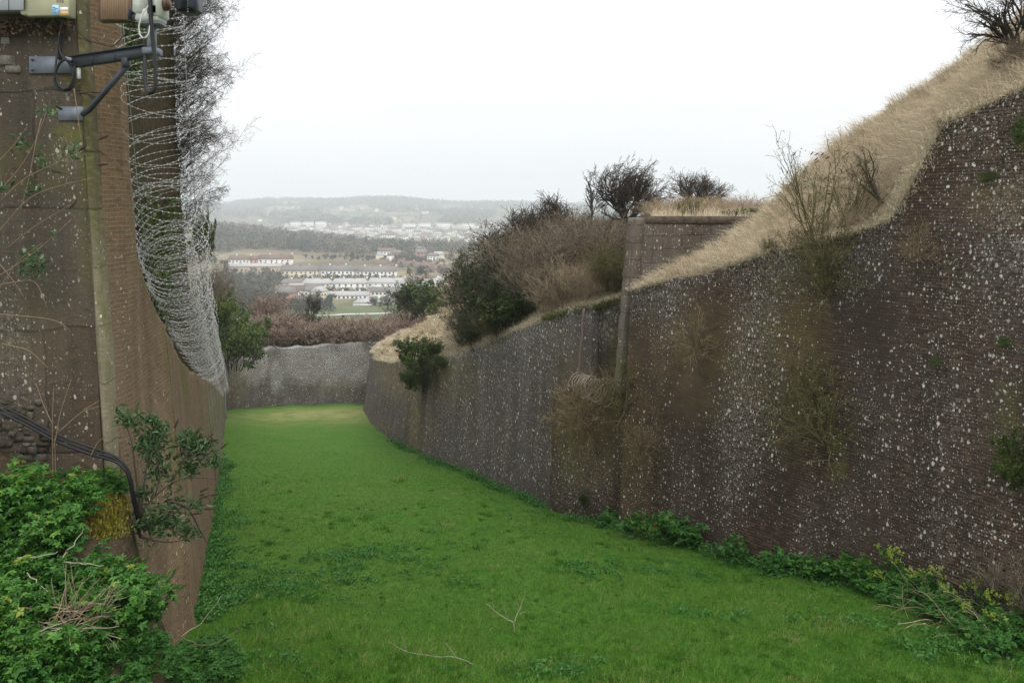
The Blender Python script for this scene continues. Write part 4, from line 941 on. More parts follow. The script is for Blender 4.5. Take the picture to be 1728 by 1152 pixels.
place('haw5', 1712, 104, 15.0, 130, 'dark bare tree cut by the right edge of the picture', 'tree', rz=0, wide=1.0)
place('brown0', 1722, 128, 14.2, 50, 'low brown bush at the foot of the bare tree on the upper bank', wide=1.5)
place('olive0', 1692, 126, 14.9, 26, 'small green bush on the straw bank near the top corner', wide=1.3)
for k, (px, py, d, h, key, wide) in enumerate([
    (1040, 470, 26, 90, 'brown0', 1.3), (1000, 478, 27, 92, 'brown1', 1.4), (962, 484, 28.5, 92, 'brown2', 1.5), (925, 492, 30.5, 92, 'brown1', 1.4), (890, 505, 33, 96, 'brown0', 1.3), (858, 520, 35, 92, 'brown2', 1.3),
    (1030, 440, 33, 66, 'brown2', 1.5), (985, 440, 34, 60, 'brown0', 1.6), (935, 450, 35, 60, 'brown1', 1.6), (880, 470, 38, 62, 'brown2', 1.5), (830, 505, 40, 62, 'brown0', 1.4),
    (1015, 455, 29, 60, 'olive0', 1.3), (940, 470, 32, 66, 'olive1', 1.3), (880, 490, 36, 60, 'dark0', 1.1), (975, 430, 37, 44, 'dark1', 1.2),
    (1060, 400, 38, 40, 'brown1', 1.8), (1010, 408, 41, 40, 'brown2', 1.9), (960, 415, 43, 46, 'brown0', 1.8), (905, 440, 45, 46, 'brown1', 1.8), (850, 470, 47, 50, 'brown2', 1.6),
    (1050, 500, 23.5, 70, 'brown2', 1.2), (905, 525, 28, 80, 'brown0', 1.2), (948, 512, 25.5, 70, 'brown1', 1.2)]):
    place(key, px, py, d, h*(.78+.3*((k*37)%10)/10), 'tangled brown bare bush in the scrub left of the stone pier', group='bare brown bushes of the scrub bank', wide=wide*1.1)
for k, (px, py, d, h, key, wide, lb_) in enumerate([
    (826, 560, 32, 112, 'ever0', .9, 'tall dark evergreen bush at the left end of the scrub'),
    (800, 575, 33.5, 80, 'brown1', .85, 'dark brown bush overhanging the left end of the lichen wall'),
    (782, 590, 34.5, 62, 'dark1', .75, 'dark bare bush above the ivy at the wall end'),
    (850, 565, 29, 88, 'ever1', 1.0, 'dark evergreen bush on the edge of the lichen brick wall'),
    (808, 592, 31.5, 60, 'ever1', .9, 'low dark evergreen bush spilling over the wall edge'),
    (868, 552, 27.6, 40, 'ivy0', 1.8, 'green ivy on the wall top below the brown scrub'),
    (840, 575, 29, 40, 'olive1', 1.6, 'hanging olive tuft on the middle wall top'),
    (1028, 492, 23.2, 66, 'olive0', 1.1, 'olive green bush against the stone pier'),
    (955, 515, 24.8, 66, 'pale0', 1.2, 'pale dry twiggy bush on the edge of the middle wall'),
    (985, 508, 24, 50, 'pale1', 1.2, 'low straw coloured twigs beside the pale dry bush'),
    (925, 528, 25.2, 46, 'pale0', 1.3, 'small pale dry twigs at the left of the pale bush'),
    (700, 600, 37.8, 26, 'ivy1', 1.3, 'bright ivy on the small straw slope'), (726, 612, 35.6, 30, 'ivy0', 1.0, 'bright green ivy clump at the very top of the middle wall end'), (690, 618, 38.2, 22, 'ivy0', .9, 'small bright ivy tuft at the left of the ivy on the rounded wall'),
    (708, 634, 36.0, 30, 'ivy1', .9, 'bright ivy hanging in front of the rounded wall end'), (718, 664, 35.4, 36, 'ever0', .5, 'dark lower ivy hanging down beside the quoin of the middle wall'), (740, 622, 34.9, 20, 'ivy1', 1.0, 'ivy tuft spilling over the end of the middle wall'),
    (1450, 394, 15.6, 34, 'pale0', 1.0, 'dry twigs on the wall crest under the leaning tree'), (1345, 420, 16.3, 40, 'wallbr0', 1.0, 'thin brown twigs spilling over the crest left of the buddleia'), (1585, 222, 14.2, 26, 'wallbr1', 1.0, 'small dry twigs at the shoulder of the tall wall'), (1300, 430, 16.9, 24, 'olive1', 1.0, 'low olive tuft on the wall crest left of the buddleia'),
    (1160, 368, 27, 26, 'olive1', 1.6, 'low olive bush on the upper stone wall, left'),
    (1262, 371, 26, 17, 'ivy1', 2.3, 'bright yellow green ivy on the upper stone wall end')]):
    place(key, px, py, d, h, lb_, wide=wide)
# skyline dry grass tufts and low bushes behind the upper wall
for k in range(12):
    place('pale%d' % (k % 2), 1100 + k*16, 370, 28 + (k*37 % 11), 24 + (k*7 % 12), 'dry brown tuft on the skyline behind the upper stone wall', 'dry plant', 'dry tufts above the upper wall', wide=1.6)

# ---------------------------------------------------------------- far hedge and bushes round the end of the ditch
g = rng(640)
for k in range(58):
    px = 398 + (742-398)*(k % 29)/28 + 8*g.normal(); row = k//29; d = (92 if row == 0 else 100) + 3*g.random()
    h = np.interp(px, [395, 430, 470, 530, 600, 660, 700, 745], [30, 38, 40, 34, 33, 36, 44, 46])
    place('hedge%d' % (k % 3), px, 588 if row == 0 else 578, d, h*(.85+.3*g.random()) - row*4, 'red brown bramble scrub on top of the far curtain wall', 'scrub', 'brown scrub along the far wall', wide=1.25)
for (px, py, d, h, key, wide, lb_) in [
    (394, 624, 71, 78, 'ivy0', .95, 'round green ivy bush at the left end of the far wall'), (378, 612, 58, 70, 'ivy1', .8, 'green ivy bush right behind the coil end'), (366, 555, 47, 78, 'brown1', .7, 'red brown bush standing above the coil end'),
    (352, 520, 40, 60, 'brown2', .8, 'brown bush half hidden by the razor wire'), (345, 440, 24, 60, 'ivy0', .35, 'bright ivy on the edge of the left bank'), (352, 560, 44, 60, 'ivy1', .7, 'dark ivy bush behind the razor wire coil'),
    (715, 535, 80, 52, 'ever0', 1.3, 'rounded green ivy thicket behind the straw slope, left part'), (745, 535, 78, 54, 'ivy1', 1.2, 'rounded green ivy thicket behind the straw slope, right part'), (690, 540, 84, 44, 'ever1', 1.2, 'dark green bush at the left of the rounded thicket'),
    (782, 530, 70, 60, 'hedge0', .7, 'thin bare bush right of the rounded green thicket'), (455, 545, 104, 40, 'hedge2', .9, 'dark bare bush poking out of the far scrub')]:
    place(key, px, py, d, h, lb_, wide=wide)
thorn('gorse', 409, 3.0, (.12, 0, .10), M['tw_dark'], .6, leafn=2200, rmin=.012)
place('gorse', 528, 552, 100, 58, 'dark leaning evergreen tree rising from the far scrub', 'tree', rz=0, wide=.8)
place('ever0', 515, 556, 99, 22, 'low dark bush at the foot of the leaning evergreen', wide=1.6)
place('ever1', 432, 548, 106, 26, 'grey green bush at the edge of the field', wide=1.2)
for k, px in enumerate((416, 555, 579, 671)):
    m = MB(); p = P(px, 556, 101); p[2] -= .8
    m.tube([(0, 0, 0), (.03, 0, 1.6), (0, 0, 2.6)], [.13, .12, .11], 7); r_ = thing('fence_post', ['dark wooden post at the left end of the far scrub', 'dark ivy clad post just right of the leaning evergreen', 'taller dark post standing alone in the middle of the far scrub', 'short dark post under the straw slope'][k], 'post', p)
    link('post', m.mesh('post', [M['bark']]), r_); C = rng(k).normal(size=(160, 3))*np.array([.16, .16, .6]) + np.array([0, 0, 1.5]); V, Q, t = leaves(rng(k+7), C, .16); m = MB(); m.add(V, Q, None, t); link('ivy', m.mesh('ivy', [M['lf_dark']]), r_)

# ---------------------------------------------------------------- left bank: bare trees, ivy
for i in range(2):
    make_bush('thick%d' % i, 'bare_bush', 325+i, 2.0, 18, .4, .85, [(8, .5, .8, .62, .2, (.05, 0, .01), .1), (6, .5, .85, .62, .26, (.05, 0, 0), .1), (3, .5, .8, .7, .26, (.04, 0, 0), .1)], M['tw_grey'], (M['lf_dark'], 200, .04, .6), r=.015, rmin=.0034, wind=(.08, 0, .02))
POS = ['at the very top, beside the hanging black camera', 'just under the topmost', 'level with the bracket arm', 'beside the hanging cable loop', 'below the cable loop', 'midway down', 'above the horizon', 'crossing the horizon', 'just above the bright ivy', 'lowest on the bank']
for k, (px, py, d, h, wide) in enumerate([(288, -40, 15.2, 120, 1.0), (291, 20, 15.4, 120, 1.0), (292, 75, 15.6, 125, 1.0), (294, 130, 15.8, 125, 1.0), (296, 185, 16.0, 125, 1.0), (299, 240, 16.3, 125, 1.0), (303, 295, 16.8, 115, 1.0), (308, 345, 17.3, 100, .9), (314, 395, 18.2, 70, .7), (322, 450, 19.0, 50, .6)]):
    place('thick%d' % (k % 2), px-6, py, d, h*.88, 'dark bare bush on the left bank, ' + POS[k], wide=wide*.76, rz=0.25*((k*7) % 5 - 2), tilt=(0, .5))
def sample_grid(G, g, n, r0, r1, lod=0.0):
    A = G[:, r0:r1+1]; a, b, c = A[:-1, :-1], A[1:, :-1], A[:-1, 1:]
    ar = np.linalg.norm(np.cross(b-a, c-a), axis=-1)
    if lod: ar = ar/(np.maximum(a[..., 1], 8)**lod)
    ar = ar.ravel(); i = g.choice(len(ar), n, p=ar/ar.sum()); sh = a.shape[:2]; ii, jj = np.unravel_index(i, sh)
    u, v = g.random((n, 1)), g.random((n, 1))
    p = A[ii, jj]*(1-u)*(1-v) + A[ii+1, jj]*u*(1-v) + A[ii, jj+1]*(1-u)*v + A[ii+1, jj+1]*u*v
    nn = norm(np.cross(b-a, c-a))[ii, jj]; nn = nn*np.sign(nn[:, 2:3] + 1e-6)
    return p, nn
g = rng(71)
C, nn = sample_grid(GL, g, 26000, 0, 20, 1.2)
C = C + nn*(0.02 + .25*g.random((len(C), 1))**2) ; keep = vnoise(C[:, 0], C[:, 1], C[:, 2], 1.0, 8) > -.15
V, Q, t = leaves(g, C[keep], .075, nn[keep], .5, .75, tint=np.clip(.25 + .35*g.random(keep.sum()), 0, 1)); m = MB(); m.add(V, Q, None, t)
o = link('ivy', m.mesh('ivy', [M['lf_ivy']])); tag(o, 'dark ivy and leaves covering the bank behind the razor wire', None, None, 'stuff')

# ---------------------------------------------------------------- grass
def blades(g, C, N_, L, wd, bend, wind, tint, straight=.35):
    """two-segment blades standing on points C"""
    n = len(C); L = np.broadcast_to(L, (n,))[:, None]; wd = np.broadcast_to(wd, (n,))[:, None]
    up = norm(N_ + straight*g.normal(size=(n, 3))); dirb = norm(np.asarray(wind) + g.normal(size=(n, 3))*np.array([1, 1, .2]))
    s = norm(np.cross(up, g.normal(size=(n, 3))))*wd*.5
    mid = C + up*L*.55; tip = mid + norm(up*(1-bend) + dirb*bend)*L*.55
    V = np.stack([C-s, C+s, mid+s*.8, mid-s*.8, tip], 1).reshape(-1, 3); i = np.arange(n)[:, None]*5
    return V, i + np.array([[0, 1, 2, 3]]), i + np.array([[3, 2, 4]]), np.repeat(tint, 5)
g = rng(72); n = 420000
py = 352 + 269 + 30 + (1400-650)*g.random(n)**1.1; d = np.minimum(4/np.maximum((py-HY)/F - .2, 1e-3), 64)
px = 150 + 1800*g.random(n); x = (px-CX)/F*d
rx = np.interp(d, [p[1] for p in rb], [p[0] for p in rb]) if False else np.interp(d, [b[1] for b in rb] + [22.4, 26.6, 32.8, 43, 57], [b[0] for b in rb] + [B_(950, d=22.4)[0], B_(850, d=26.6)[0], B_(760, d=32.8)[0], B_(668, d=43)[0], B_(625, d=57)[0]])
lx = np.interp(d, [9.5, 12.4, 16, 26, 40, 64], [-4.6, -4.9, -6.2, -9.7, -14.5, -21.6])
ok = (x < rx + .1) & (x > lx) & (d > 6.5) & (d < 62); x, d = x[ok], d[ok]; n = len(x)
pat = vnoise(x, d, x*0, .55, 3); pat2 = vnoise(x, d, x*0, 2.4, 5)
L = (.06 + .06*np.clip(pat+.3, 0, 1))*(.6+.8*g.random(n))*(1 + .5*pat2)*np.clip(1.35 - d/45, .35, 1.2)
C = np.stack([x, d, fz(x, d) - .008], 1)
V, Q, T, t = blades(g, C, np.array([0, .0, 1.0]), np.maximum(L, .02), np.maximum(.005, d*.00042), .55, (.5, -.3, 0), np.clip(.48 + .30*pat + .24*pat2 + .22*g.normal(size=n), 0, 1))
m = MB(); m.add(V, Q, T, t)
k_ = 1500; py = 700 + 470*g.random(k_)**.7; d = fd(py); px = 380 + 1380*g.random(k_); x = (px-CX)/F*d; ok = (d > 9.3) & (d < 30) & (x < np.interp(d, [b[1] for b in rb[::-1]][::-1] if False else [b[1] for b in rb] + [22.4, 32], [b[0] for b in rb] + [1.4, -2.4]) - .4) & (x > np.interp(d, [12.4, 26], [-4.6, -9.2])); x, d = x[ok], d[ok]; k_ = len(x)
sz_ = (.5 + g.random(k_)**2)*np.clip(.7 + .6*vnoise(x, d, x*0, .8, 21), .3, 1.5); tn_ = g.random(k_); nb_ = 46
X2 = np.repeat(x, nb_) + np.repeat(.09*sz_, nb_)*g.normal(size=k_*nb_); Y2 = np.repeat(d, nb_) + np.repeat(.09*sz_, nb_)*g.normal(size=k_*nb_)
V, Q, T, t = blades(g, np.stack([X2, Y2, fz(X2, Y2)-.01], 1), np.array([0, 0, 1.0]), np.repeat(.17*sz_, nb_)*(.5+.8*g.random(k_*nb_)), np.maximum(.006, Y2*.00045), .6, (.5, -.3, 0), np.clip(np.repeat(np.where(tn_ < .5, tn_*.5, .45+.5*tn_), nb_) + .2*g.random(k_*nb_) - .05, 0, 1)); m.add(V, Q, T, t)
o = link('grass', m.mesh('grass', [M['grass_b']])); tag(o, 'lush green grass blades over the ditch floor', None, None, 'stuff')

def straw(name, G, n, r1, label, seed, L=.26, lod=.5, wind=(-.5, -.4, -.5)):
    g = rng(seed); C, nn = sample_grid(G, g, n, 0, r1, lod)
    pt = vnoise(C[:, 0], C[:, 1], C[:, 2], 1.3, seed); pt2 = vnoise(C[:, 0], C[:, 1], C[:, 2], .45, seed+1)
    keep = g.random(n) < .55 + .5*pt; C, nn, pt, pt2 = C[keep], nn[keep], pt[keep], pt2[keep]; n = len(C)
    ln = L*(.5+g.random(n))*(1+.8*np.clip(vnoise(C[:, 0], C[:, 1], C[:, 2], 2.6, seed+3), -.6, 1))*(1+.3*np.clip(pt2, 0, 1))
    V, Q, T, t = blades(g, C - nn*.02, nn*.5+np.array([0, 0, .7]), ln, np.maximum(.007, C[:, 1]*.00045), .62, wind, np.clip(.48 + .18*pt + .17*g.normal(size=n) + .28*np.clip(-pt2-.35, 0, 1), 0, 1), .4)
    m = MB(); m.add(V, Q, T, t); o = link(name, m.mesh(name, [M['straw_b']])); tag(o, label, None, None, 'stuff')
straw('dry_grass', GA, 170000, 30, 'pale dry grass bent over the bank above the tall wall', 81, .36)
straw('dry_grass', GB, 30000, 20, 'pale dry grass on the small slope above the wall corner', 82, .30)
straw('dry_grass', GT, 26000, 22, 'dry brown grass above the upper stone wall', 83, .32, 1.0, (.3, -.1, .2))
g = rng(84); C, nn = sample_grid(GC, g, 26000, 0, 10, .5)
V, Q, T, t = blades(g, C, nn, .18*(.5+g.random(len(C))), .009, .6, (-.3, -.3, -.2), np.clip(.55+.35*g.normal(size=len(C)), 0, 1)); m = MB(); m.add(V, Q, T, t)
o = link('dry_grass', m.mesh('dry_grass', [M['straw_b']])); tag(o, 'straw grass fringe on top of the middle wall', None, None, 'stuff')
# tufts along the crest of the main wall and of the second wall
def fringe(name, line, n, label, seed, mat, L=.14, drop=.0):
    g = rng(seed); A = resample(line, 400); i = g.integers(0, 400, n); C = A[i] + g.normal(size=(n, 3))*np.array([.1, .1, .03]) + np.array([0, 0, .02-drop*g.random()])
    k = vnoise(C[:, 0], C[:, 1], C[:, 2]*0, 2.5, seed) > -.2; C = C[k]; n = len(C)
    V, Q, T, t = blades(g, C, np.array([-.3, -.3, .8]), L*(.4+g.random(n)), .009, .7, (-.5, -.5, -.7), g.random(n)); m = MB(); m.add(V, Q, T, t)
    o = link(name, m.mesh(name, [mat])); tag(o, label, None, None, 'stuff')
def tussocks(name, G, n, r0, r1, label, seed, L=.42, green=.1):
    g = rng(seed); C, nn = sample_grid(G, g, n, r0, r1, .4); nb = 70; sz = .45 + .8*g.random(n)**1.5
    gr = (g.random(n) < green*(1+vnoise(C[:, 0], C[:, 1], C[:, 2], .8, seed)*1.5)); tn = np.where(gr, 1.0, .3 + .55*g.random(n))
    off_ = g.normal(size=(n, nb, 3))*np.array([.11, .11, .02])*sz[:, None, None]; B = (C[:, None] + off_).reshape(-1, 3); dr = norm(off_*np.array([1, 1, 0]) + .001).reshape(-1, 3)
    up = np.repeat(nn, nb, 0)*.4 + np.array([0, 0, .7]) + dr*.45
    V, Q, T, t = blades(g, B - np.array([0, 0, .03]), up, (L*np.repeat(sz, nb))*(.5+.7*g.random(n*nb)), np.maximum(.008, B[:, 1]*.0005), .65, (-.5, -.4, -.6), np.clip(np.repeat(tn, nb) + .12*g.normal(size=n*nb), 0, 1), .25)
    m = MB(); m.add(V, Q, T, t); o = link(name, m.mesh(name, [M['straw_b']])); tag(o, label, None, None, 'stuff')
tussocks('tussock_grass', GA, 900, 9, 26, 'pale shaggy tussocks over the upper half of the straw bank', 91)
tussocks('tussock_grass', GA, 160, 1, 10, 'small tussocks in the smoother lower band of the straw bank', 92, .28, .2)
tussocks('tussock_grass', GB, 160, 0, 16, 'tussocks on the small straw slope', 93, .4, .05)
fringe('dry_grass', MT, 9000, 'dry grass fringe along the sloping crest of the tall wall', 86, M['straw_b'])
fringe('dry_grass', w2t[3:] + w3t[:5], 7000, 'brown hanging grass over the crest of the middle wall', 87, M['straw_b'], .35)
fringe('grass_tufts', w2t[:4], 4000, 'green grass tufts on the crest of the middle wall', 88, M['lf_olive'], .2)

# ---------------------------------------------------------------- plants rooted in the walls
def wall_pt(b, t, px, py):
    n = len(b); v = np.linspace(0, 1, 80); G = b[:, None] + (t-b)[:, None]*v[None, :, None]
    q = (CX + F*G[..., 0]/G[..., 1]-px)**2 + (HY - F*G[..., 2]/G[..., 1]-py)**2
    i, j = np.unravel_index(np.argmin(q), q.shape); return G[i, j]
for (px, py, h, key, wide, lb_) in [
    (1392, 480, 130, 'wallsh0', .6, 'large grey green shrub growing from the top of the tall wall'), (1402, 500, 100, 'wallsh1', .8, 'dark lower half of the grey green wall shrub'),
    (1392, 745, 120, 'wallsh1', .75, 'green brown shrub rooted low in the middle of the tall wall'), (1378, 690, 80, 'wallsh0', .8, 'wispy shrub just above the low one on the tall wall'),
    (975, 720, 84, 'wallbr0', .75, 'dense brown shrub on the wall under the stone panel, left'), (1050, 690, 84, 'wallsh1', .85, 'olive shrub on the wall below the pier foot'), (1020, 690, 60, 'wallbr1', .9, 'brown shrub under the rusty wire roll'), (1090, 760, 80, 'wallbr0', .5, 'thin brown shrub right of the olive shrub on the wall'),
    (1550, 432, 56, 'wallbr1', .7, 'thin brown twigs on the tall wall below the leaning tree'), (1720, 240, 40, 'ivy0', .8, 'green ivy tuft on the tall wall at the right edge'), (1724, 800, 90, 'ivy1', .5, 'ivy and moss low on the tall wall at the right edge'),
    (1031, 850, 22, 'ivy0', .5, 'small ivy sprig low on the wall, left of the rusty moss'), (1345, 620, 50, 'wallbr0', .6, 'faint brown twigs on the wall below the large shrub'), (1180, 590, 70, 'wallbr1', .7, 'sparse brown twigs on the dark wall near the pier'), (1670, 305, 14, 'ivy1', 1.0, 'tiny green tuft in the stonework near the top right'), (1578, 610, 12, 'ivy0', 1.0, 'tiny yellow green tuft in the middle of the tall wall'), (1690, 575, 12, 'ivy1', 1.0, 'tiny green tuft on the tall wall near the right edge')]:
    p = wall_pt(mb, mt, max(px, 1045), py); 
    if px < 1045: p = wall_pt(np.array([B_(c[0], d=c[1]) for c in S2]), np.array([P(c[2], c[3], c[4]) for c in S2]), px, py)
    place(key, px, py, 1, h, lb_, 'shrub', wide=wide, p=p + np.array([-.05, -.05, 0]), tilt=(.5, -.45), rz=.3*random.random())
p = wall_pt(np.array([B_(c[0], d=c[1]) for c in S3]), np.array([P(c[2], c[3], c[4]) for c in S3]), 712, 650)
place('ivy1', 0, 0, 0, 38, 'dark hanging ivy in the recess between the two walls', 'ivy', wide=.55, p=p + np.array([-.1, -.3, -.2]), tilt=(.3, -.2))

# buddleia on the crest, with dark seed heads
def buddleia(key, seed, h, nst, spread, seeds, leafn, mat=None):
    root = make_bush(key, 'buddleia', seed, h, nst, .25, spread, [(5, .4, .5, .6, .15, (0, 0, .1), .3), (3, .45, .6, .6, .2, (0, 0, .08), .2)], mat or M['tw_olive'], (M['lf_grey'], leafn, .06, .25), r=.014, rmin=.004)
    g = rng(seed+1); m = MB(); lv = grow(g, disc(g, seeds, .3)*1.3 + np.array([0, 0, h*.8]), np.array([[0, 0, 1.0]])*np.ones((seeds, 1)) + .6*g.normal(size=(seeds, 3)), h*.3, .004, [], k=5)
    V, Q = tubes(lv[0][0], lv[0][1], 3); m.add(V, Q); tip = lv[0][0][:, -1]; dr = norm(lv[0][0][:, -1]-lv[0][0][:, -2] + np.array([.3, 0, .1]))
    for a, b in zip(tip, dr): m.tube([a, a+b*.04, a+b*.09, a+b*.13], [.003, .014, .012, .002], 6)
    link('seed_head', m.mesh('seed_head', [M['seed']]), root); PROTO[key][2] = h*1.15
buddleia('bud1', 500, 1.9, 15, .42, 14, 420)
place('bud1', 1385, 425, 16.3, 175, 'tall sparse buddleia with dark seed heads on the wall crest', 'bush', wide=.95, rz=.4)
place('bud1', 1430, 402, 16.0, 120, 'shorter buddleia right of the tall one on the wall crest', 'bush', wide=1.0, rz=2.4)
# ---------------------------------------------------------------- leafy plants on the mound and along the walls
def alexanders(key, seed, h, nst, mat, umbels=0, lsz=.056):
    g = rng(seed); root = thing('leafy_plant', 'x', 'plant', (0, 0, -960))
    a = g.random(nst)*6.283; sp = .25 + .9*g.random(nst); d0 = np.stack([np.cos(a)*sp, np.sin(a)*sp, np.ones(nst)], 1)
    lv = grow(g, disc(g, nst, .05), d0, h*(.55+.6*g.random(nst)), .006, [(3, .42, .7, .7, .1, (0, 0, -.02), .6)], k=6, wig=.08, bias=(0, 0, -.05))
    link('stem', twigmesh('stem', lv, M['lf_deep'], g), root)
    C, T_, D_, N2 = [], [], [], []
    for pts in (lv[0][0], lv[1][0]):
        for s_ in ((.6, .75, .88, 1.0) if pts is lv[0][0] else (.35, .55, .78, 1.0)):
            k = pts.shape[1]-1; f = s_*k; i = min(int(f), k-1); q = pts[:, i]*(1-f+i) + pts[:, i+1]*(f-i); n = len(q)
            q = q + g.normal(size=q.shape)*np.array([1, 1, .4])*lsz*.7
            nn = norm(np.array([0, -.25, 1]) + .55*g.normal(size=(n, 3))); d0_ = g.normal(size=(n, 3)); d0_ = norm(d0_ - (d0_*nn).sum(1, keepdims=True)*nn); s0 = np.cross(nn, d0_); tv = g.random(n); ls = lsz*(.7+.6*g.random(n))[:, None]
            for an in (0, 1.25, -1.25, 2.3, -2.3):                 # lobed leaf of five leaflets in one plane
                dd = d0_*math.cos(an) + s0*math.sin(an); C.append(q + dd*ls*(.62 if an == 0 else .5)); D_.append(dd); N2.append(norm(nn - .25*dd)); T_.append(tv)
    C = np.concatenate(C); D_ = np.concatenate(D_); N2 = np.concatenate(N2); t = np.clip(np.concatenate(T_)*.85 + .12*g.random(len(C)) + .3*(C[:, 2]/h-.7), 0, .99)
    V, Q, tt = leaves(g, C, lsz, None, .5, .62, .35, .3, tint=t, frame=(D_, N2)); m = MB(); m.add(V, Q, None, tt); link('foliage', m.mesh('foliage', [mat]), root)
    if umbels:
        C = []
        m = MB()
        for k in range(umbels):
            b = np.array([.2*h*g.normal(), .2*h*g.normal(), h*(1.0+.25*g.random())]); m.tube([(b[0]*.3, b[1]*.3, .1), (b[0]*.8, b[1]*.8, b[2]*.6), b], [.007, .006, .004], 5)
            for q in range(9): C.append(b + g.normal(size=3)*np.array([.045, .045, .02]) + [0, 0, .02])
            V, Q, tt = leaves(g, np.repeat(np.array(C[-9:]), 5, 0) + .012*g.normal(size=(45, 3)), .03, (0, 0, 1), .4, .9); mf = MB(); mf.add(V, Q, None, tt); [mf.tube([b-[0, 0, .03], c_], .003, 4) for c_ in C[-9:]]; link('flower', mf.mesh('flower', [M['umbel']]), root)
        link('flower_stem', m.mesh('flower_stem', [M['lf_deep']]), root)
    PROTO[key] = [root, False, h]
for i in range(3): alexanders('alx%d' % i, 600+i, .62, 26, M['lf_bright'])
for i in range(2): alexanders('dpl%d' % i, 610+i, .5, 26, M['lf_deep'], lsz=.052)
alexanders('umb', 620, .7, 20, M['lf_bright'], 7, lsz=.05)
def pl(key, p, hm, label, group=None, cat='plant', wide=1.0):
    root, used_, h = PROTO[key]; s = hm/h; rz = random.random()*6.28
    if not used_: PROTO[key][1] = True; o = root; o.location = [float(v) for v in p]; o.rotation_euler = (0, 0, rz); o.scale = (s*wide, s*wide, s); o['label'] = label
    else: o = dup(root, p, rz, (s*wide, s*wide, s), label, group)
    if group: o['group'] = group
    elif 'group' in o: del o['group']
    o['category'] = cat; return o
def mound_pt(px, py):
    """where the line of sight through px, py meets the mound or the floor"""
    for d in np.arange(5.3, 14, .04):
        p = P(px, py, d); zz = max(float(mound_z(p[0], p[1])) if p[1] < 12.6 else -99, float(fz(p[0], p[1])))
        if p[2] <= zz: p[2] = zz; return p
    return p
g = rng(630)
spots = []
for k in range(32):
    px = -60 + 275*g.random(); py = 850 + 300*g.random()
    if py > 985 and g.random() < .5: px += 55
    lim = np.interp(px, [-60, 40, 90, 120, 160, 200, 240, 280], [830, 850, 900, 960, 990, 1005, 1040, 1090])
    if py < lim: py = lim + 20*g.random()
    if 60 < px < 170 and 1010 < py < 1075: continue           # gap with dead stems
    spots.append((px, py))
spots += [(-60+200*g.random(), 1085+90*g.random()) for _ in range(16)]
for px, py in spots:
    p = mound_pt(px, py + 30); key = 'alx%d' % g.integers(3) if (px < 110 and g.random() < .5) or g.random() < .2 else 'dpl%d' % g.integers(2)
    if key.startswith('alx'): pl(key, p, .24+.24*g.random(), 'bright green leafy plant on the mound below the end wall', 'bright leafy plants on the mound', wide=1.15)
    else: pl(key, p, .18+.18*g.random(), 'deep green leafy plant low on the mound by the brown wall', 'deep green plants on the mound', wide=1.25)
for k, (px, py, hm) in enumerate([(30, 830, .34), (60, 845, .3), (100, 860, .4), (130, 850, .22), (150, 828, .22), (175, 815, .22), (200, 826, .18), (15, 860, .4), (90, 900, .4)]):
    pl('alx%d' % (k % 3), mound_pt(px, py+14), hm, 'light green leafy plant in the row against the end wall', 'light green plants against the end wall', wide=1.1)
for k in range(26):
    px = 205 + 190*g.random(); py = 1075 + 85*g.random(); pl('dpl%d' % (k % 2), mound_pt(px, py+14), .10+.12*g.random(), 'low deep green plant on the grass at the foot of the mound', 'low plants at the foot of the mound', wide=1.5)
# moss cushion and yellow leaves on the ledge
C, nn = [], []
mp_ = [mound_pt(150+55*g.random(), 835+75*g.random()) for _ in range(260)]
m = MB()
for p in mp_:
    n = 12; q = p + g.normal(size=(n, 3))*np.array([.05, .05, .012]); V, Q, T, t = blades(g, q, np.array([0, 0, 1.]), .035, .012, .4, (0, 0, 0), g.random(n)); m.add(V, Q, T, t)
M['moss_b'] = leafmat('yellow_moss', [(0, (.08, .075, .01)), (.6, (.19, .17, .025)), (1, (.33, .28, .06))], .9, .2, .1)
o = link('moss', m.mesh('moss', [M['moss_b']])); tag(o, 'yellow green moss on the ledge beside the quoin', None, None, 'stuff')
# weeds along the foot of the walls and scattered through the grass
g = rng(650); L_ = []
def clump(p, r, n, hgt, sz):
    a = g.random(n)*6.283; q = np.sqrt(g.random(n))*r; zz = hgt*(1-(q/r)**2*.7)*g.random(n)**.6
    L_.append((np.stack([p[0]+q*np.cos(a), p[1]+q*np.sin(a), p[2]+zz], 1), np.full(n, sz), np.clip(.25+.25*g.random() + .5*zz/hgt*g.random(n), 0, 1)))
base_line = [b for b in mb] + [B_(c[0], d=c[1]) for c in ((1040, 20.4), (990, 21.3), (955, 22.1), (926, 22.75), (905, 23.9), (850, 26.6), (803, 29.6), (760, 32.8), (710, 36.5), (668, 43))]
bl_ = resample(base_line, 900)
for q in bl_:
    d = q[1]
    if g.random() > .62: continue
    dens = .55+.6*vnoise(q[0], q[1], 0, 1.1, 14)
    if g.random() > dens: continue
    p = q + np.array([-.7, -.7, 0])*(.05 + (.55 if d < 17 else .35)*g.random()**1.5); p[2] = float(fz(p[0], p[1]))
    clump(p, .16+.16*g.random(), int(46*min(1, 16/d)), (.12+.24*g.random()**2)*(1.25 if d < 17 else .9), .055*max(1, d/24))
for k in range(300):
    d = 12.6 + 22*g.random()**1.6; x = np.interp(d, [12.4, 16, 26, 40], [-4.85, -6.1, -9.6, -14.4]); p = np.array([x + (.03+.6*g.random()**2)*(1.0 if d < 22 else .7)*(1+.7*math.sin(d*2.1)*math.sin(d*.9)), d, 0]); p[2] = float(fz(p[0], p[1]))
    clump(p, .16, int(14+26*g.random()), .06+.18*g.random(), .055)
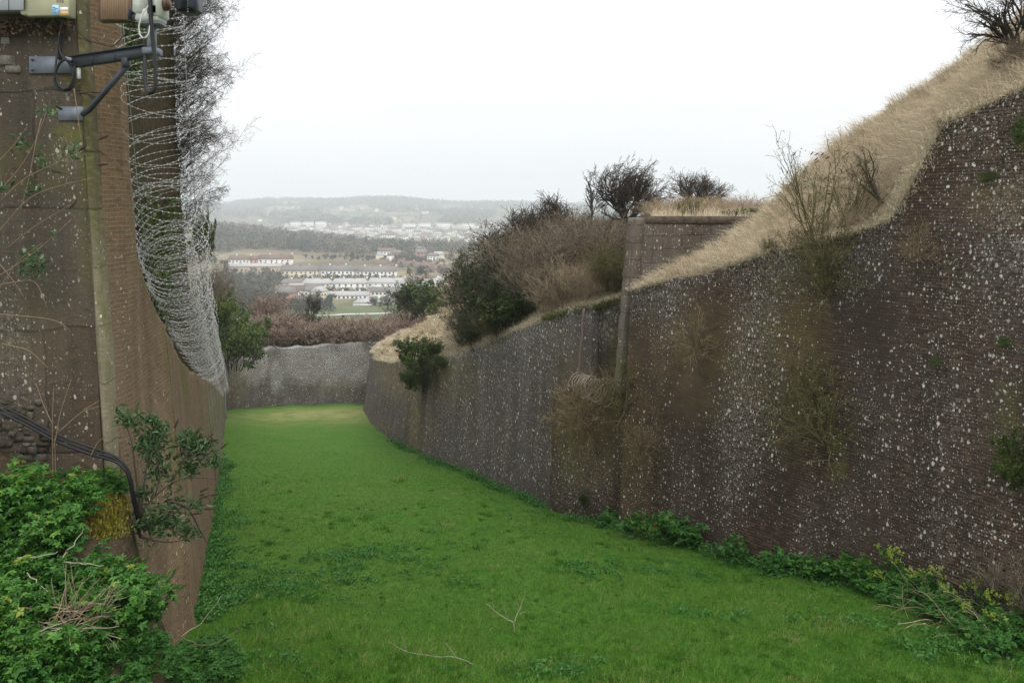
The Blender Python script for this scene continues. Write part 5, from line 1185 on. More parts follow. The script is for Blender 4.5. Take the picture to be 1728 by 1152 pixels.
for k in range(230):                       # patches in the lawn
    px = 390 + 1300*g.random(); py = 850 + 290*g.random()**.8
    d = fd(py); x = (px-CX)/F*d
    if vnoise(x*1.0, d, 0, .9, 33) < .12: continue
    for j in range(3):
        p = np.array([x + .35*g.normal(), d + .3*g.normal(), 0]); p[2] = float(fz(p[0], p[1])); clump(p, .12+.14*g.random(), 24, .06+.05*g.random(), .048)
for (px, py, n, hh) in ((600, 935, 26, .12), (560, 945, 22, .12), (650, 925, 18, .1), (480, 1000, 30, .13), (440, 1010, 20, .12), (520, 970, 14, .1), (980, 960, 18, .1), (1010, 975, 16, .1), (585, 985, 8, .1), (470, 1120, 24, .12), (930, 1130, 22, .1), (1190, 1040, 16, .1), (1440, 1050, 22, .12), (1560, 1080, 26, .12), (1600, 1100, 26, .13), (880, 1130, 14, .1)):
    d = fd(py); x = (px-CX)/F*d
    for j in range(n):
        p = np.array([x + .45*g.normal(), d + .22*g.normal(), 0]); p[2] = float(fz(p[0], p[1])); clump(p, .1+.08*g.random(), 16, hh, .05)
Cc = np.concatenate([a[0] for a in L_]); V, Q, t = leaves(g, Cc, np.concatenate([a[1] for a in L_]), (0, -.2, 1), .55, .7, .3, .3, tint=np.concatenate([a[2] for a in L_]))
m = MB(); m.add(V, Q, None, t); o = link('weeds', m.mesh('weeds', [M['lf_deep']])); tag(o, 'low green weeds along the wall feet and through the lawn', None, None, 'stuff')
# individual bigger clumps along the right wall foot
def foot(px, off=.25):
    i = int(np.argmin(np.abs(CX + F*bl_[:, 0]/bl_[:, 1] - px))); p = bl_[i] + np.array([-.7, -.7, 0])*off; p[2] = float(fz(p[0], p[1])); return p
for px, hm, key, lb_, wd in ((1150, .62, 'dpl0', 'large dark leafy clump right of the rusty moss at the wall foot', 1.3), (1088, .4, 'dpl1', 'dark leafy clump left of the rusty moss at the wall foot', 1.4), (1040, .34, 'dpl0', 'leafy clump under the small ivy sprig at the wall foot', 1.4),
                          (1250, .45, 'dpl1', 'upright dark leafy clump standing alone against the bare wall foot', .9), (1330, .36, 'dpl0', 'leafy clump in the weedy strip under the lichen streak', 1.4), (1400, .36, 'dpl1', 'leafy clump at the dip of the wall foot', 1.4), (1455, .42, 'alx1', 'lighter leafy clump before the flowering plants', 1.4)):
    pl(key, foot(px), hm, lb_, wide=wd)
for k, (px, off, hm) in enumerate(((1515, .2, .8), (1550, .35, .55), (1585, .25, .62), (1615, .6, .5), (1650, .4, .6), (1690, .7, .62), (1720, .5, .6), (1500, .5, .42), (1660, 1.0, .45), (1712, 1.2, .5))):
    pl('umb', foot(px, off), hm*.72, ['tall yellow flowering plant, leftmost at the foot of the tall wall', 'yellow flowering plant just right of the leftmost tall one', 'yellow flowering plant in front of the bare white twigs', 'low yellow flowering plant among dead stems', 'yellow flowering plant left of the brown twig heap', 'yellow flowering plant in front of the brown twig heap', 'yellow flowering plant at the right edge of the picture', 'small leafy flowering plant on the lawn edge', 'flowering plant lower down among the dead stalks', 'flowering plant nearest the bottom right corner'][k], wide=.95)
for k, (px, off, hm) in enumerate(((1480, .45, .4), (1535, .7, .4), (1600, .9, .4), (1640, .7, .42), (1680, 1.3, .45), (1725, 1.7, .5), (1740, .9, .6))):
    pl('dpl%d' % (k % 2), foot(px, off), hm*.62, 'deep green leafy plant among the dead stems at the bottom right', 'deep green plants at the bottom right', wide=1.4)
place('brown0', 0, 0, 0, 95, 'tangled brown twig heap against the wall at the right edge', wide=1.3, p=foot(1735, .15))
place('dark0', 0, 0, 0, 80, 'dark bare twigs beside the brown heap at the wall foot', wide=1.5, p=foot(1690, .2))

def stick(name, label, polys, mat, cat='branch', sides=6):
    m = MB()
    for pts, r0, r1 in polys:
        A = resample(pts, max(4, len(pts)*3)); A = A + .006*rng(len(pts)).normal(size=A.shape); m.tube(A, np.linspace(r0, r1, len(A))*(.8 if name == 'dead_branch' else 1), sides)
    o = link(name, m.mesh(name, [mat])); tag(o, label, cat); return o
M['dead'] = simple('bleached_wood', (.30, .27, .205), .9, var=.3, scale=20); M['deadb'] = simple('brown_dead_stem', (.20, .145, .09), .9, var=.3, scale=20); M['deadd'] = simple('dark_stem', (.055, .042, .032), .9, var=.3, scale=20)
def gp(px, py, up=0.0):
    p = P(px, py, fd(py)); p[2] += up; return p
q = lambda px, py, d: P(px, py, d)
d0 = fd(1066)
stick('dead_branch', 'pale forked dead branch standing in the grass', [([q(868, 1066, d0), q(867, 1050, d0), q(860, 1046, d0-.02), q(840, 1034, d0-.1), q(822, 1018, d0-.15)], .012, .004), ([q(867, 1050, d0), q(875, 1030, d0+.05), q(884, 1008, d0+.1), q(886, 995, d0+.1)], .010, .003), ([q(875, 1031, d0+.05), q(872, 1012, d0), q(868, 1002, d0)], .005, .002), ([q(878, 1036, d0), q(887, 1031, d0+.1)], .004, .002), ([q(855, 1040, d0), q(851, 1024, d0-.05), q(852, 1016, d0)], .005, .002), ([q(834, 1028, d0), q(830, 1010, d0)], .004, .002)], M['dead'])
d0 = fd(1110)
stick('dead_branch', 'long pale dead branch lying in the grass, side twigs up', [([q(800, 1121, d0-.1), q(770, 1108, d0), q(740, 1107, d0+.05), q(690, 1100, d0+.1), q(654, 1082, d0+.3)], .009, .003), ([q(770, 1108, d0), q(752, 1083, d0)], .006, .003), ([q(714, 1105, d0), q(708, 1093, d0)], .006, .003), ([q(687, 1099, d0), q(674, 1062, d0)], .005, .002), ([q(668, 1090, d0), q(664, 1078, d0)], .004, .002)], M['dead'])
stick('dead_branch', 'pale dead twig leaning out from the brown wall corner', [([q(305, 1073, 10.9), q(340, 1050, 11.1), q(372, 1008, 11.3)], .010, .004), ([q(372, 1008, 11.3), q(378, 1003, 11.3)], .004, .002)], M['dead'])
stick('dead_branch', 'forked dead twig reaching over the grass, left', [([q(300, 1070, 10.6), q(335, 1088, 10.7), q(360, 1086, 10.8), q(398, 1066, 10.9)], .008, .003), ([q(396, 1067, 10.9), q(400, 1052, 10.9)], .004, .002), ([q(398, 1066, 10.9), q(410, 1061, 11)], .003, .002)], M['deadb'])
for k, (a, b, c, lb_) in enumerate([((60, 1062), (130, 1062), (200, 1062), 'thin straight dead stalk lying level across the gap in the plants'), ((55, 1075), (95, 1062), (130, 1108), 'bent dead stalk drooping toward the bottom of the picture'), ((28, 943), (60, 939), (98, 937), 'straw stalk poking out of the upper leaves'), ((105, 945), (125, 920), (140, 895), 'straw coloured blade leaning over the leaves'),
                                     ((110, 860), (128, 825), (148, 790), 'pale dead stalk leaning against the end wall'), ((45, 970), (65, 985), (85, 1005), 'short dark twig among the leaves'), ((108, 950), (150, 955), (175, 958), 'pale stalk across the dark leaves near the wall')]):
    stick('dead_stalk', lb_, [([mound_pt(*a)*np.array([.96, .96, .96]), mound_pt(*b)*np.array([.95, .95, .95]), mound_pt(*c)*np.array([.95, .95, .95])], .006, .003)], M['dead'], 'stalk')
m = MB(); gg = rng(8); pts0 = np.array([mound_pt(75+80*gg.random(), 1030+40*gg.random())*.965 for _ in range(60)])
lv = grow(gg, pts0, np.array([.7, -.2, .1]) + .5*gg.normal(size=(60, 3)), .4, .005, [(2, .5, .5, .6, .1, (0, 0, 0), .3)], k=5); o = link('dead_stems', twigmesh('dead_stems', lv, M['tw_pale'], gg)); tag(o, 'tangle of dead stems in the gap between leafy plants', None, None, 'stuff')
pts0 = np.array([foot(1560+170*gg.random(), .2+1.2*gg.random()) for _ in range(46)]); pts0[:, 2] += .05
lv = grow(gg, pts0, np.array([-.5, -.2, .55]) + .6*gg.normal(size=(46, 3)), .8, .006, [(2, .4, .5, .6, .1, (0, 0, 0), .4)], k=6, bias=(0, 0, -.1)); o = link('dead_stems', twigmesh('dead_stems', lv, M['tw_pale'], gg)); tag(o, 'pale dead stems among the flowering plants at the wall foot', None, None, 'stuff')
stick('dead_stalk', 'long bleached stalk lying toward the bottom right corner', [([foot(1640, .7)+[0, 0, .35], foot(1690, 1.2)+[0, 0, .3], foot(1740, 1.6)+[0, 0, .15]], .009, .005)], M['dead'], 'stalk')
m = MB(); gg = rng(9); c_ = foot(1118, .12)
for k in range(260): m.add(*(lambda r_: (r_[0], r_[1], r_[2], r_[3]))(blades(gg, c_ + gg.normal(size=(8, 3))*np.array([.2, .14, .0]) + [0, 0, .2*gg.random()], np.array([-.5, -.5, .5]), .05, .014, .5, (0, 0, 0), gg.random(8))))
M['rust'] = leafmat('rusty_moss', [(0, (.09, .05, .01)), (1, (.26, .15, .03))], .95, .1, .05)
o = link('rusty_moss', m.mesh('rusty_moss', [M['rust']])); tag(o, 'rust coloured moss patch at the wall foot between leafy clumps', 'moss')

# ---------------------------------------------------------------- razor wire coils
def coil(name, label, ctr, diam, pitch, seed, mat, r=.0040, barb=.036, cat='razor wire', bstep=.08, squash=1.0):
    g = rng(seed); A = resample(ctr, 600); s = np.r_[0, np.cumsum(np.linalg.norm(np.diff(A, axis=0), axis=1))]; L = s[-1]
    pit = np.interp(s, [0, L*.15, L*.4, L], [pitch*1.2, pitch*.9, pitch*1.6, pitch*8]); ph = np.r_[0, np.cumsum(np.diff(s)/pit[1:])]; turns = ph[-1]
    n = int(turns*34); u = np.linspace(0, turns, n); ss = np.interp(u, ph, s)
    C = np.stack([np.interp(ss, s, A[:, i]) for i in range(3)], 1); T_ = norm(np.gradient(A, axis=0)); T_ = np.stack([np.interp(ss, s, T_[:, i]) for i in range(3)], 1); T_ = norm(T_)
    k = u.astype(int); jit = g.normal(size=(int(turns)+3, 4)); w_ = (u-k)[:, None]; J = jit[k]*(1-w_)+jit[k+1]*w_
    X_ = norm(np.cross(T_, np.array([0, 0, 1.0]))); Y_ = np.cross(X_, T_); Y_ = norm(Y_ + .22*J[:, 2:3]*T_); X_ = norm(X_ + .22*J[:, 3:4]*T_)
    R_ = diam/2*(1+.07*J[:, 0]); a = u*2*np.pi
    pts = C + X_*(R_*np.cos(a))[:, None] + Y_*(R_*squash*np.sin(a))[:, None] + T_*(J[:, 1]*pitch*.5)[:, None]
    dloc = pts[:, 1]; rr = np.maximum(r, dloc*.00014)
    V, Q = tubes(pts[None], rr[None], 3); m = MB(); m.add(V, Q)
    sp_ = np.r_[0, np.cumsum(np.linalg.norm(np.diff(pts, axis=0), axis=1))]; nb = int(sp_[-1]/bstep); sb = np.linspace(0, sp_[-1], nb)
    B = np.stack([np.interp(sb, sp_, pts[:, i]) for i in range(3)], 1); keep = B[:, 1] < 30; B = B[keep]; tb = norm(np.gradient(B, axis=0)); rv = norm(np.cross(tb, g.normal(size=B.shape))); 
    h_ = barb/2*.62; V = np.stack([B - tb*barb*.5, B + rv*h_, B + tb*barb*.5, B - rv*h_], 1).reshape(-1, 3); m.add(V, np.arange(len(B)*4).reshape(-1, 4))
    rv2 = norm(np.cross(tb, rv)); V = np.stack([B - tb*barb*.5, B + rv2*h_, B + tb*barb*.5, B - rv2*h_], 1).reshape(-1, 3); m.add(V, np.arange(len(B)*4).reshape(-1, 4))
    nq0 = len(m.Q[0]); nq1 = sum(len(x) for x in m.Q[1:])
    o = link(name, m.mesh(name, [mat, M['barb']], midx=[0]*nq0 + [1]*nq1)); tag(o, label, cat); return o
w_ = Mat('galvanised_wire'); M['wire'] = w_.done((.33, .33, .32), .5, metal=.3, spec=.5); w_ = Mat('bright_barbs'); M['barb'] = w_.done((.58, .58, .56), .4, metal=.2, spec=.5)
CC = [(252, -90, 9.9), (258, 0, 10.2), (264, 100, 10.5), (271, 210, 10.8), (281, 320, 11.1), (292, 420, 11.9), (308, 500, 14.4), (328, 558, 18.5), (347, 604, 26), (362, 636, 37), (374, 658, 54)]
coil('razor_wire', 'long silver razor wire coil running down the top of the left wall', [P(*c) for c in CC], .98, .17, 1, M['wire'])
coil('razor_wire', 'second razor wire coil tangled through the first, closer to the wall face', [P(c[0]-8, c[1]+10, c[2]-.05) for c in CC], .80, .22, 2, M['wire'])
for k, dx in enumerate((-.40, .38)):
    stick('support_wire', ['straight support wire along the left side of the razor coil', 'straight support wire along the right side of the razor coil'][k], [([P(*c) + np.array([dx, 0, .05*k]) for c in CC], .005, .012)], M['wire'], 'wire', 4)
w_ = Mat('rusty_wire'); M['rwire'] = w_.done((.30, .25, .215), .8, metal=.1)
coil('wire_roll', 'rusty roll of wire lying on the ledge under the stone panel', [P(978, 650, 21.1), P(1000, 655, 20.75), P(1030, 668, 20.3)], .62, .045, 3, M['rwire'], r=.010, barb=.001, cat='wire', bstep=5)
o = stick('steel_post', 'slim steel post at the far end of the razor wire', [([P(382, 705, 50), P(380, 690, 50), P(379, 655, 50)], .05, .05)], M['steel'], 'post', 8)
o = stick('drain_pipe', 'pinkish rusty pipe running down the left edge of the stone panel', [([P(985, 520, 21.9), P(980, 580, 21.75), P(975, 640, 21.6)], .028, .028)], simple('pink_rust', (.12, .09, .078), .8), 'pipe', 8)

# ---------------------------------------------------------------- camera bracket, boxes and cables on the end wall
M['dsteel'] = simple('dark_painted_steel', (.045, .05, .058), .5, .3, .25, 15); M['galv'] = simple('grey_galvanised_plate', (.17, .19, .22), .55, .5, .3, 9)
M['black'] = simple('black_rubber', (.012, .012, .013), .5, 0, .2); M['cream'] = simple('cream_cabinet_paint', (.52, .50, .34), .5, 0, .1, 5); M['greyw'] = simple('grey_white_cabinet', (.44, .45, .50), .5, 0, .1, 5)
M['brownal'] = simple('brown_heat_sink', (.125, .075, .045), .6, .2, .2); M['pwhite'] = simple('dirty_white_paint', (.55, .56, .52), .6, 0, .25, 12); M['gblack'] = simple('black_camera_shell', (.012, .013, .02), .3, 0, .2)
K = 9.7/F
def wp(px, py, o=0.0): return P(px, py, 9.80-o)
br = thing('camera_bracket', 'dark steel bracket with slanting strut holding the security cameras', 'bracket', wp(128, 110))
Lc = lambda p: np.asarray(p) - np.array(br.location)
m = MB(); m.box(Lc(wp(90, 110, .03)), (80*K, .03, 29*K), bev=.006); link('wall_plate', m.mesh('wall_plate', [M['galv']]), br)
m = MB(); m.box(Lc(wp(120, 192, .04)), (42*K, .03, 24*K), bev=.006); link('wall_plate', m.mesh('wall_plate', [M['galv']]), br)
m = MB()
for (px, py) in ((54, 119), (54, 101), (124, 119)): m.tube([Lc(wp(px, py, .03)), Lc(wp(px, py, .065))], .014, 6)
link('bolt', m.mesh('bolt', [M['dsteel']]), br)
a_, b_ = wp(126, 106, .12), wp(247, 88, .55); dv = b_-a_; ln = np.linalg.norm(dv); dv /= ln; sdx = norm(np.cross(dv, [0, 0, 1])); upx = np.cross(sdx, dv)
m = MB(); m.box(Lc((a_+b_)/2), (ln, .085, .125), axes=np.array([dv, sdx, upx]), bev=.008)
m.box(Lc((a_+b_)/2 + upx*.068), (ln+.06, .14, .018), axes=np.array([dv, sdx, upx]), bev=.004)
for s_ in (.3, .62): m.box(Lc(a_+dv*ln*s_), (.012, .1, .127), axes=np.array([dv, sdx, upx]))
link('arm', m.mesh('arm', [M['dsteel']]), br)
m = MB(); m.tube([Lc(wp(140, 193, .12)), Lc(wp(150, 186, .18)), Lc(wp(214, 112, .45))], [.035, .036, .036], 8); m.box(Lc(wp(213, 106, .45)), (.07, .09, .12), bev=.01); link('strut', m.mesh('strut', [M['dsteel']]), br)
m = MB(); m.tube([Lc(wp(257, 93, .6)), Lc(wp(256, 66, .6)), Lc(wp(256, 38, .6))], .052, 10); m.box(Lc(wp(257, 88, .6)), (.16, .18, .09), bev=.015); m.box(Lc(wp(257, 42, .6)), (.24, .2, .03), bev=.008); link('post', m.mesh('post', [M['galv']]), br)
m = MB(); m.box(Lc(wp(133, 124, .16)), (.035, .03, .14), bev=.01); link('cable_clip', m.mesh('cable_clip', [M['pwhite']]), br)
pan = thing('camera_mount', 'dirty white pan and tilt unit on the bracket post', 'camera', wp(256, 20, .6)); Lp = lambda p: np.asarray(p) - np.array(pan.location)
m = MB(); m.box(Lp(wp(255, 29, .6)), (.27, .24, .16), taper=.86, bev=.03); m.box(Lp(wp(240, 2, .6)), (.10, .26, .36), bev=.03); m.box(Lp(wp(270, 0, .6)), (.10, .26, .46), bev=.03); link('housing', m.mesh('housing', [M['pwhite']]), pan)
m = MB(); m.tube([Lp(wp(276, 8, .6)), Lp(wp(284, 8, .6))], .075, 12); m.tube([Lp(wp(284, 8, .6)), Lp(wp(287, 8, .6))], .055, 12); link('side_motor', m.mesh('side_motor', [M['brownal']]), pan)
m = MB(); m.box(Lp(wp(256, 16, .72)), (.10, .02, .10), bev=.008); link('vent', m.mesh('vent', [M['galv']]), pan)
fl = thing('floodlight', 'brown ribbed floodlight seen from behind beside the camera mount', 'floodlight', wp(196, 10, .55)); Lf = lambda p: np.asarray(p) - np.array(fl.location)
m = MB(); m.box(Lf(wp(196, 6, .52)), (50*K, .12, 62*K), bev=.012); link('body', m.mesh('body', [M['brownal']]), fl)
m = MB()
for k in range(15): m.box(Lf(wp(174.5+k*3.05, 4, .63)), (.010, .10, 58*K), bev=.002)
link('heat_sink', m.mesh('heat_sink', [simple('brown_fins', (.30, .20, .125), .6, .2, .2)]), fl)
m = MB(); m.tube([Lf(wp(221, 22, .55)), Lf(wp(240, 20, .6))], .022, 8); m.box(Lf(wp(219, 25, .6)), (.05, .14, .12), bev=.01); link('pivot', m.mesh('pivot', [M['dsteel']]), fl)
cm = thing('security_camera', 'black security camera hanging down against the sky', 'camera', wp(318, 0, .8)); Lq = lambda p: np.asarray(p) - np.array(cm.location)
m = MB(); m.box(Lq(wp(318, -14, .8)), (.195, .3, .50), taper=.94, bev=.03); link('body', m.mesh('body', [M['gblack']]), cm)
m = MB(); m.box(Lq(wp(330, -16, .83)), (.035, .32, .46), bev=.012); link('sun_shield', m.mesh('sun_shield', [simple('dark_blue_grey', (.05, .055, .08), .35)]), cm)
m = MB()
for k in range(5): m.box(Lq(wp(317, 20-k*4.5, .965)), (.012, .014, .016), bev=.003)
link('screw', m.mesh('screw', [M['galv']]), cm)
m = MB(); m.tube([Lq(wp(290, -30, .7)), Lq(wp(312, -36, .8))], .03, 8); link('mount_arm', m.mesh('mount_arm', [M['dsteel']]), cm)
def cable(label, pts, r, mat='black', name='cable'): 
    A = resample(pts, 40)
    for _ in range(3): A[1:-1] = (A[:-2] + A[1:-1]*2 + A[2:])/4
    m = MB(); m.tube(A, r, 8); o = link(name, m.mesh(name, [M[mat]])); return tag(o, label, 'cable')
cable('thick black cable looping below the camera post', [wp(252, -20, .75), wp(255, 40, .75), wp(261, 95, .74), wp(263, 140, .74), wp(259, 160, .74), wp(252, 163, .74), wp(246, 150, .72), wp(244, 110, .68), wp(246, 85, .64)], .024)
cable('thin white cable looping under the camera mount', [wp(252, 8, .76), wp(240, 24, .78), wp(234, 45, .78), wp(236, 60, .78), wp(243, 67, .78), wp(251, 58, .77), wp(253, 42, .76)], .008, 'pwhite')
el = [wp(109+17*math.cos(t)+(3*math.sin(t*2)), 127+28*math.sin(t), .16+.01*t) for t in np.linspace(-1.6, 5.2, 26)]
cable('black cable wound in a loop at the wall plate', [wp(101, 60, .06), wp(100, 90, .10)] + el + [wp(122, 105, .2)], .016)
cable('second black cable running beside the loop into the bracket', [wp(102, 40, .08), wp(97, 85, .12), wp(93, 118, .18), wp(98, 146, .2), wp(112, 154, .2), wp(122, 140, .2), wp(126, 112, .2)], .013)
cable('thin dark cable strung from the floodlight toward the wall', [wp(236, 20, .6), wp(220, 50, .4), wp(190, 80, .2), wp(150, 70, .1), wp(120, 45, .05)], .006)
def cabinet(name, label, x0, x1, y1, mat, seed):
    t = thing(name, label, 'electric box', wp((x0+x1)/2, y1, .12)); l = lambda p: np.asarray(p) - np.array(t.location); W_ = (x1-x0)*K
    m = MB(); m.box(l(wp((x0+x1)/2, y1-45, .13)), (W_, .26, 90*K), bev=.012, rz=-.03); link('body', m.mesh('body', [mat]), t)
    m = MB(); m.box(l(wp((x0+x1)/2, y1-46, .268)), (W_*.97, .016, 86*K), bev=.005, rz=-.03); link('door', m.mesh('door', [mat]), t)
    return t, l
cb, l_ = cabinet('electric_box', 'cream electric cabinet with blue and orange stickers under the top edge', 46, 118, 29, M['cream'], 1)
for (x0, x1, y0, y1, c, nm) in ((88, 99, 9, 26, (.35, .55, .75), 'sticker'), (101, 115, 13, 19, (.75, .76, .78), 'sticker'), (102, 115, 19, 27, (.62, .36, .14), 'sticker')):
    m = MB(); m.box(l_(wp((x0+x1)/2, (y0+y1)/2, .281)), ((x1-x0)*K, .006, (y1-y0)*K), rz=-.03); link(nm, m.mesh(nm, [simple('sticker_' + str(x0), c, .5, 0, .12, 40)]), cb)
m = MB()
for (x, y) in ((91, 13), (91, 17), (92, 21), (95, 15)): m.box(l_(wp(x, y, .286)), (5*K, .004, 1.2*K), rz=-.03)
link('sticker_print', m.mesh('sticker_print', [simple('blue_print', (.10, .22, .42), .5)]), cb)
fc = bpy.data.curves.new('lettering', 'FONT'); fc.body = 'nis'; fc.size = .085; fc.extrude = .001; fc.materials.append(simple('faded_purple_ink', (.16, .10, .13), .7))
fo = bpy.data.objects.new('lettering_curve', fc); COL.objects.link(fo); bpy.context.view_layer.update(); fm = bpy.data.meshes.new_from_object(fo); bpy.data.objects.remove(fo); fo = link('lettering', fm, cb); fo.location = [float(v) for v in l_(wp(95, 5, .283))]; fo.rotation_euler = (R(90), 0, -.03)
wb, l2 = cabinet('electric_box', 'grey white electric cabinet in the top left corner', -34, 41, 20, M['greyw'], 2)
m = MB(); m.box(l2(wp(15, -10, .278)), (.008, .006, .42)); link('door_seam', m.mesh('door_seam', [M['dsteel']]), wb)
cable('black conduit dropping from the cream cabinet to the plate', [wp(103, 28, .1), wp(104, 50, .08), wp(100, 75, .07), wp(101, 100, .07)], .03)
for k in range(3):
    cable(['uppermost of the three black cables slung across the end wall', 'middle one of the three black cables slung across the end wall', 'lowest of the three black cables slung across the end wall'][k],
          [P(-30, 668+k*7, 9.25), P(40, 702+k*6, 9.2), P(95, 733+k*6, 9.15), P(160, 757+k*6, 9.15), P(200, 770+k*4, 9.1), P(218, 790+k*4, 9.1), P(226-k*2, 830, 9.12), P(236-k*2, 875, 9.2)], .013 if k < 2 else .018)
stick('old_ivy_stem', 'tangle of dead ivy roots under the electric boxes', [([wp(-20+k*13, 30+(k*17 % 12), .06), wp(-8+k*13, 46+(k*29 % 14), .1), wp(4+k*12, 40+(k*23 % 22), .08)], .012, .008) for k in range(11)], M['deadd'], 'root')
gg = rng(44); C = np.array([wp(-20+140*gg.random(), 32+28*gg.random(), .05+.1*gg.random()) for _ in range(500)]); V, Q, t = leaves(gg, C, .05); m = MB(); m.add(V, Q, None, t*.6)
o = link('dead_leaves', m.mesh('dead_leaves', [M['lf_dead']])); tag(o, 'dead ivy leaves caught under the electric boxes', None, None, 'stuff')

# ---------------------------------------------------------------- shrub in front of the brown wall, stems on the end wall
bd = thing('buddleia', 'leafy grey green shrub sprouting in front of the brown wall', 'shrub', P(232, 900, 9.2)); Lb_ = lambda p: np.asarray(p) - np.array(bd.location)
gg = rng(45); m = MB()
stems = [[(236, 905, 9.25), (234, 885, 9.2), (238, 872, 9.2), (246, 850, 9.2), (275, 825, 9.25), (293, 808, 9.3), (330, 804, 9.4), (360, 808, 9.5)], [(238, 872, 9.2), (240, 840, 9.15), (245, 800, 9.1), (250, 770, 9.1), (255, 730, 9.1)], [(262, 835, 9.2), (272, 800, 9.2), (262, 770, 9.15), (275, 728, 9.2)],
         [(290, 810, 9.3), (310, 780, 9.3), (318, 748, 9.3), (308, 720, 9.3)], [(318, 775, 9.35), (340, 760, 9.4), (362, 780, 9.5)], [(240, 890, 9.2), (270, 870, 9.3), (300, 862, 9.4), (325, 870, 9.5)], [(285, 845, 9.3), (312, 850, 9.4), (325, 868, 9.5), (340, 900, 9.6), (356, 926, 9.7)], [(236, 905, 9.25), (262, 912, 9.2), (290, 915, 9.2), (330, 905, 9.3)],
         [(238, 875, 9.2), (222, 740, 9.1), (212, 712, 9.1), (200, 700, 9.1)], [(212, 712, 9.1), (235, 700, 9.1), (222, 690, 9.1)]]
for s_ in stems:
    A = resample([Lb_(P(*q_)) for q_ in s_], 14)
    for _ in range(2): A[1:-1] = (A[:-2] + A[1:-1]*2 + A[2:])/4
    m.tube(A, np.linspace(.014 if s_[0][1] > 840 else .008, .004, 14), 6)
link('stem', m.mesh('stem', [M['deadd']]), bd)
CL = [(250, 748, 22, 26), (268, 726, 16, 16), (262, 768, 26, 16), (256, 706, 10, 8), (320, 742, 20, 20), (342, 752, 20, 16), (330, 768, 26, 14), (364, 778, 12, 12), (318, 790, 16, 10), (222, 708, 20, 9), (272, 800, 24, 12), (300, 848, 22, 10), (335, 850, 16, 6), (262, 885, 32, 22), (290, 880, 22, 14), (240, 880, 14, 14), (240, 830, 12, 10), (318, 895, 14, 8), (205, 700, 12, 6)]
m = MB()
for (px, py, rx, n4) in CL:
    n = n4*7; C = np.array([Lb_(P(px + rx*.6*gg.normal(), py + rx*.5*gg.normal(), 9.2 + .004*(px-230) + .08*gg.normal())) for _ in range(n)]); V, Q, t = leaves(gg, C, .085, (0, -.5, .6), .4, .28, .3, .3, tint=np.clip(.2+.75*gg.random(n), 0, 1)); m.add(V, Q, None, t)
M['lf_bud'] = leafmat('buddleia_leaves', [(0, (.025, .06, .02)), (.5, (.055, .115, .035)), (.85, (.10, .17, .07)), (1, (.22, .27, .18))], .6, .25, .25)
link('foliage', m.mesh('foliage', [M['lf_bud']]), bd)
SH = [(334, 726, .8), (356, 738, 2.2), (361, 742, .1), (345, 838, .3), (362, 834, .2), (352, 858, 0), (332, 866, .1), (378, 752, .7), (298, 714, 1.2), (345, 826, .4)]
for (px, py, an) in SH:
    c = Lb_(P(px, py, 9.5)); dv = np.array([math.cos(an), 0, math.sin(an)]); m = MB(); m.tube([c-dv*.06, c-dv*.03, c+dv*.02, c+dv*.065], [.004, .013, .012, .003], 6); link('seed_head', m.mesh('seed_head', [M['seed']]), bd)
def wallstem(label, lines, tufts, heads, name='bramble'):
    t = thing(name, label, 'plant', P(*lines[0][0])); l = lambda p: np.asarray(p) - np.array(t.location); m = MB()
    for ln in lines:
        A = resample([l(P(*q_)) for q_ in ln], 12)
        for _ in range(2): A[1:-1] = (A[:-2] + A[1:-1]*2 + A[2:])/4
        m.tube(A, np.linspace(.007, .003, 12), 5)
    link('stem', m.mesh('stem', [M['deadb']]), t); m = MB()
    for (px, py, r_, n) in tufts:
        C = np.array([l(P(px + r_*gg.normal(), py + r_*gg.normal(), 9.25+.06*gg.normal())) for _ in range(n)]); V, Q, tt = leaves(gg, C, .07, (0, -.6, .6), .4, .4); m.add(V, Q, None, tt)
    if tufts: link('foliage', m.mesh('foliage', [M['lf_bud']]), t)
    for (px, py, an) in heads:
        c = l(P(px, py, 9.3)); dv = np.array([math.cos(an), 0, math.sin(an)]); m = MB(); m.tube([c-dv*.07, c-dv*.03, c+dv*.03, c+dv*.075], [.004, .014, .012, .003], 6); link('seed_head', m.mesh('seed_head', [M['seed']]), t)
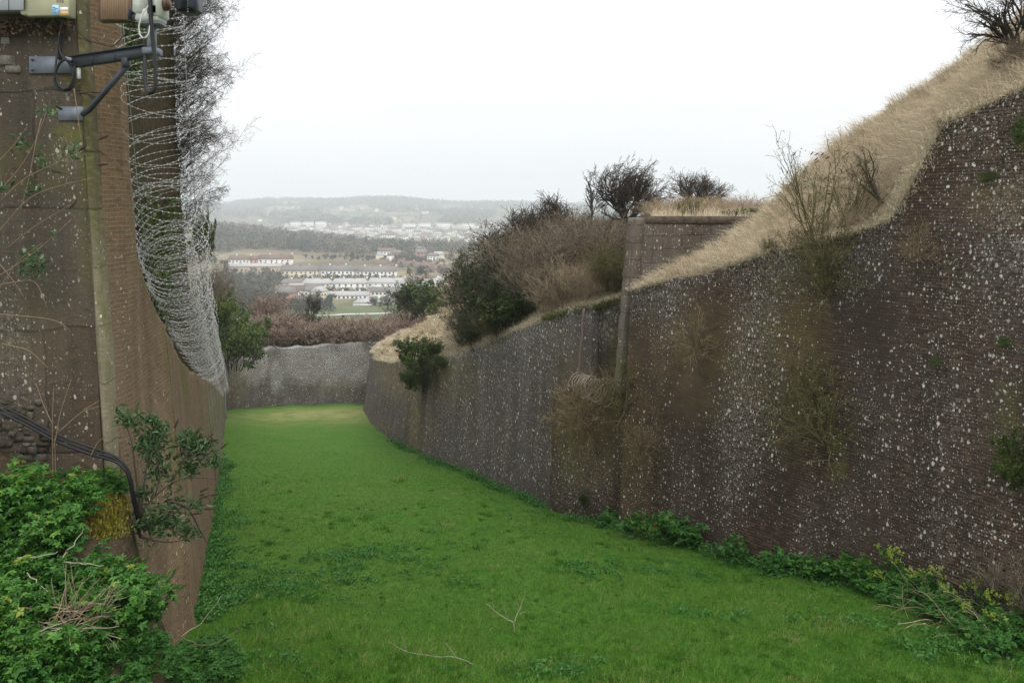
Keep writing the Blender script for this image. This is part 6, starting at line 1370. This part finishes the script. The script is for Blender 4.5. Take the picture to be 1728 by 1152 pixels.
wallstem('brown arching stems with a few leaves high on the end wall', [[(-10, 330, 9.2), (30, 290, 9.2), (60, 240, 9.2), (78, 190, 9.2)], [(-10, 400, 9.2), (50, 330, 9.15), (110, 310, 9.1), (160, 300, 9.15)], [(-10, 280, 9.2), (20, 250, 9.2), (45, 215, 9.2)], [(0, 340, 9.2), (40, 300, 9.2), (95, 275, 9.15), (140, 255, 9.15)], [(10, 420, 9.2), (60, 380, 9.1), (120, 345, 9.1)], [(70, 200, 9.2), (60, 240, 9.2), (50, 300, 9.2), (30, 370, 9.2)], [(125, 150, 9.2), (132, 200, 9.2), (137, 240, 9.2)]],
         [(34, 244, 9, 30), (70, 272, 8, 26), (85, 188, 9, 34), (120, 258, 8, 24), (5, 315, 7, 24), (57, 318, 8, 26)], [(140, 250, .7), (124, 345, .9), (175, 232, .4), (172, 278, .1), (140, 157, .05), (160, 156, -.1), (95, 290, -.2), (168, 255, -.6)])
wallstem('tangled bramble with grey green leaves halfway up the end wall', [[(-10, 470, 9.2), (40, 440, 9.2), (90, 400, 9.15), (120, 370, 9.15)], [(-10, 500, 9.2), (30, 440, 9.2), (70, 410, 9.2)], [(0, 530, 9.2), (60, 535, 9.2), (100, 540, 9.2), (120, 560, 9.2)], [(-5, 440, 9.2), (20, 470, 9.2), (40, 500, 9.2)], [(0, 480, 9.2), (60, 470, 9.2), (80, 520, 9.2)], [(5, 580, 9.2), (50, 590, 9.2), (80, 620, 9.2)]],
         [(52, 430, 9, 46), (66, 452, 9, 44), (40, 450, 8, 26), (90, 396, 4, 8)], [])
wallstem('pale bare twig standing up against the end wall', [[(90, 860, 9.1), (89, 780, 9.1), (88, 720, 9.1), (90, 660, 9.1)], [(89, 760, 9.1), (96, 730, 9.1), (100, 700, 9.1), (120, 640, 9.1)], [(88, 715, 9.1), (72, 680, 9.1), (62, 650, 9.1)], [(97, 730, 9.1), (140, 692, 9.1), (190, 680, 9.15)], [(140, 692, 9.1), (168, 676, 9.1)], [(100, 862, 9.1), (94, 800, 9.1), (92, 740, 9.1)], [(152, 770, 9.1), (165, 745, 9.1), (180, 735, 9.1)]], [], [], 'dead_twig')
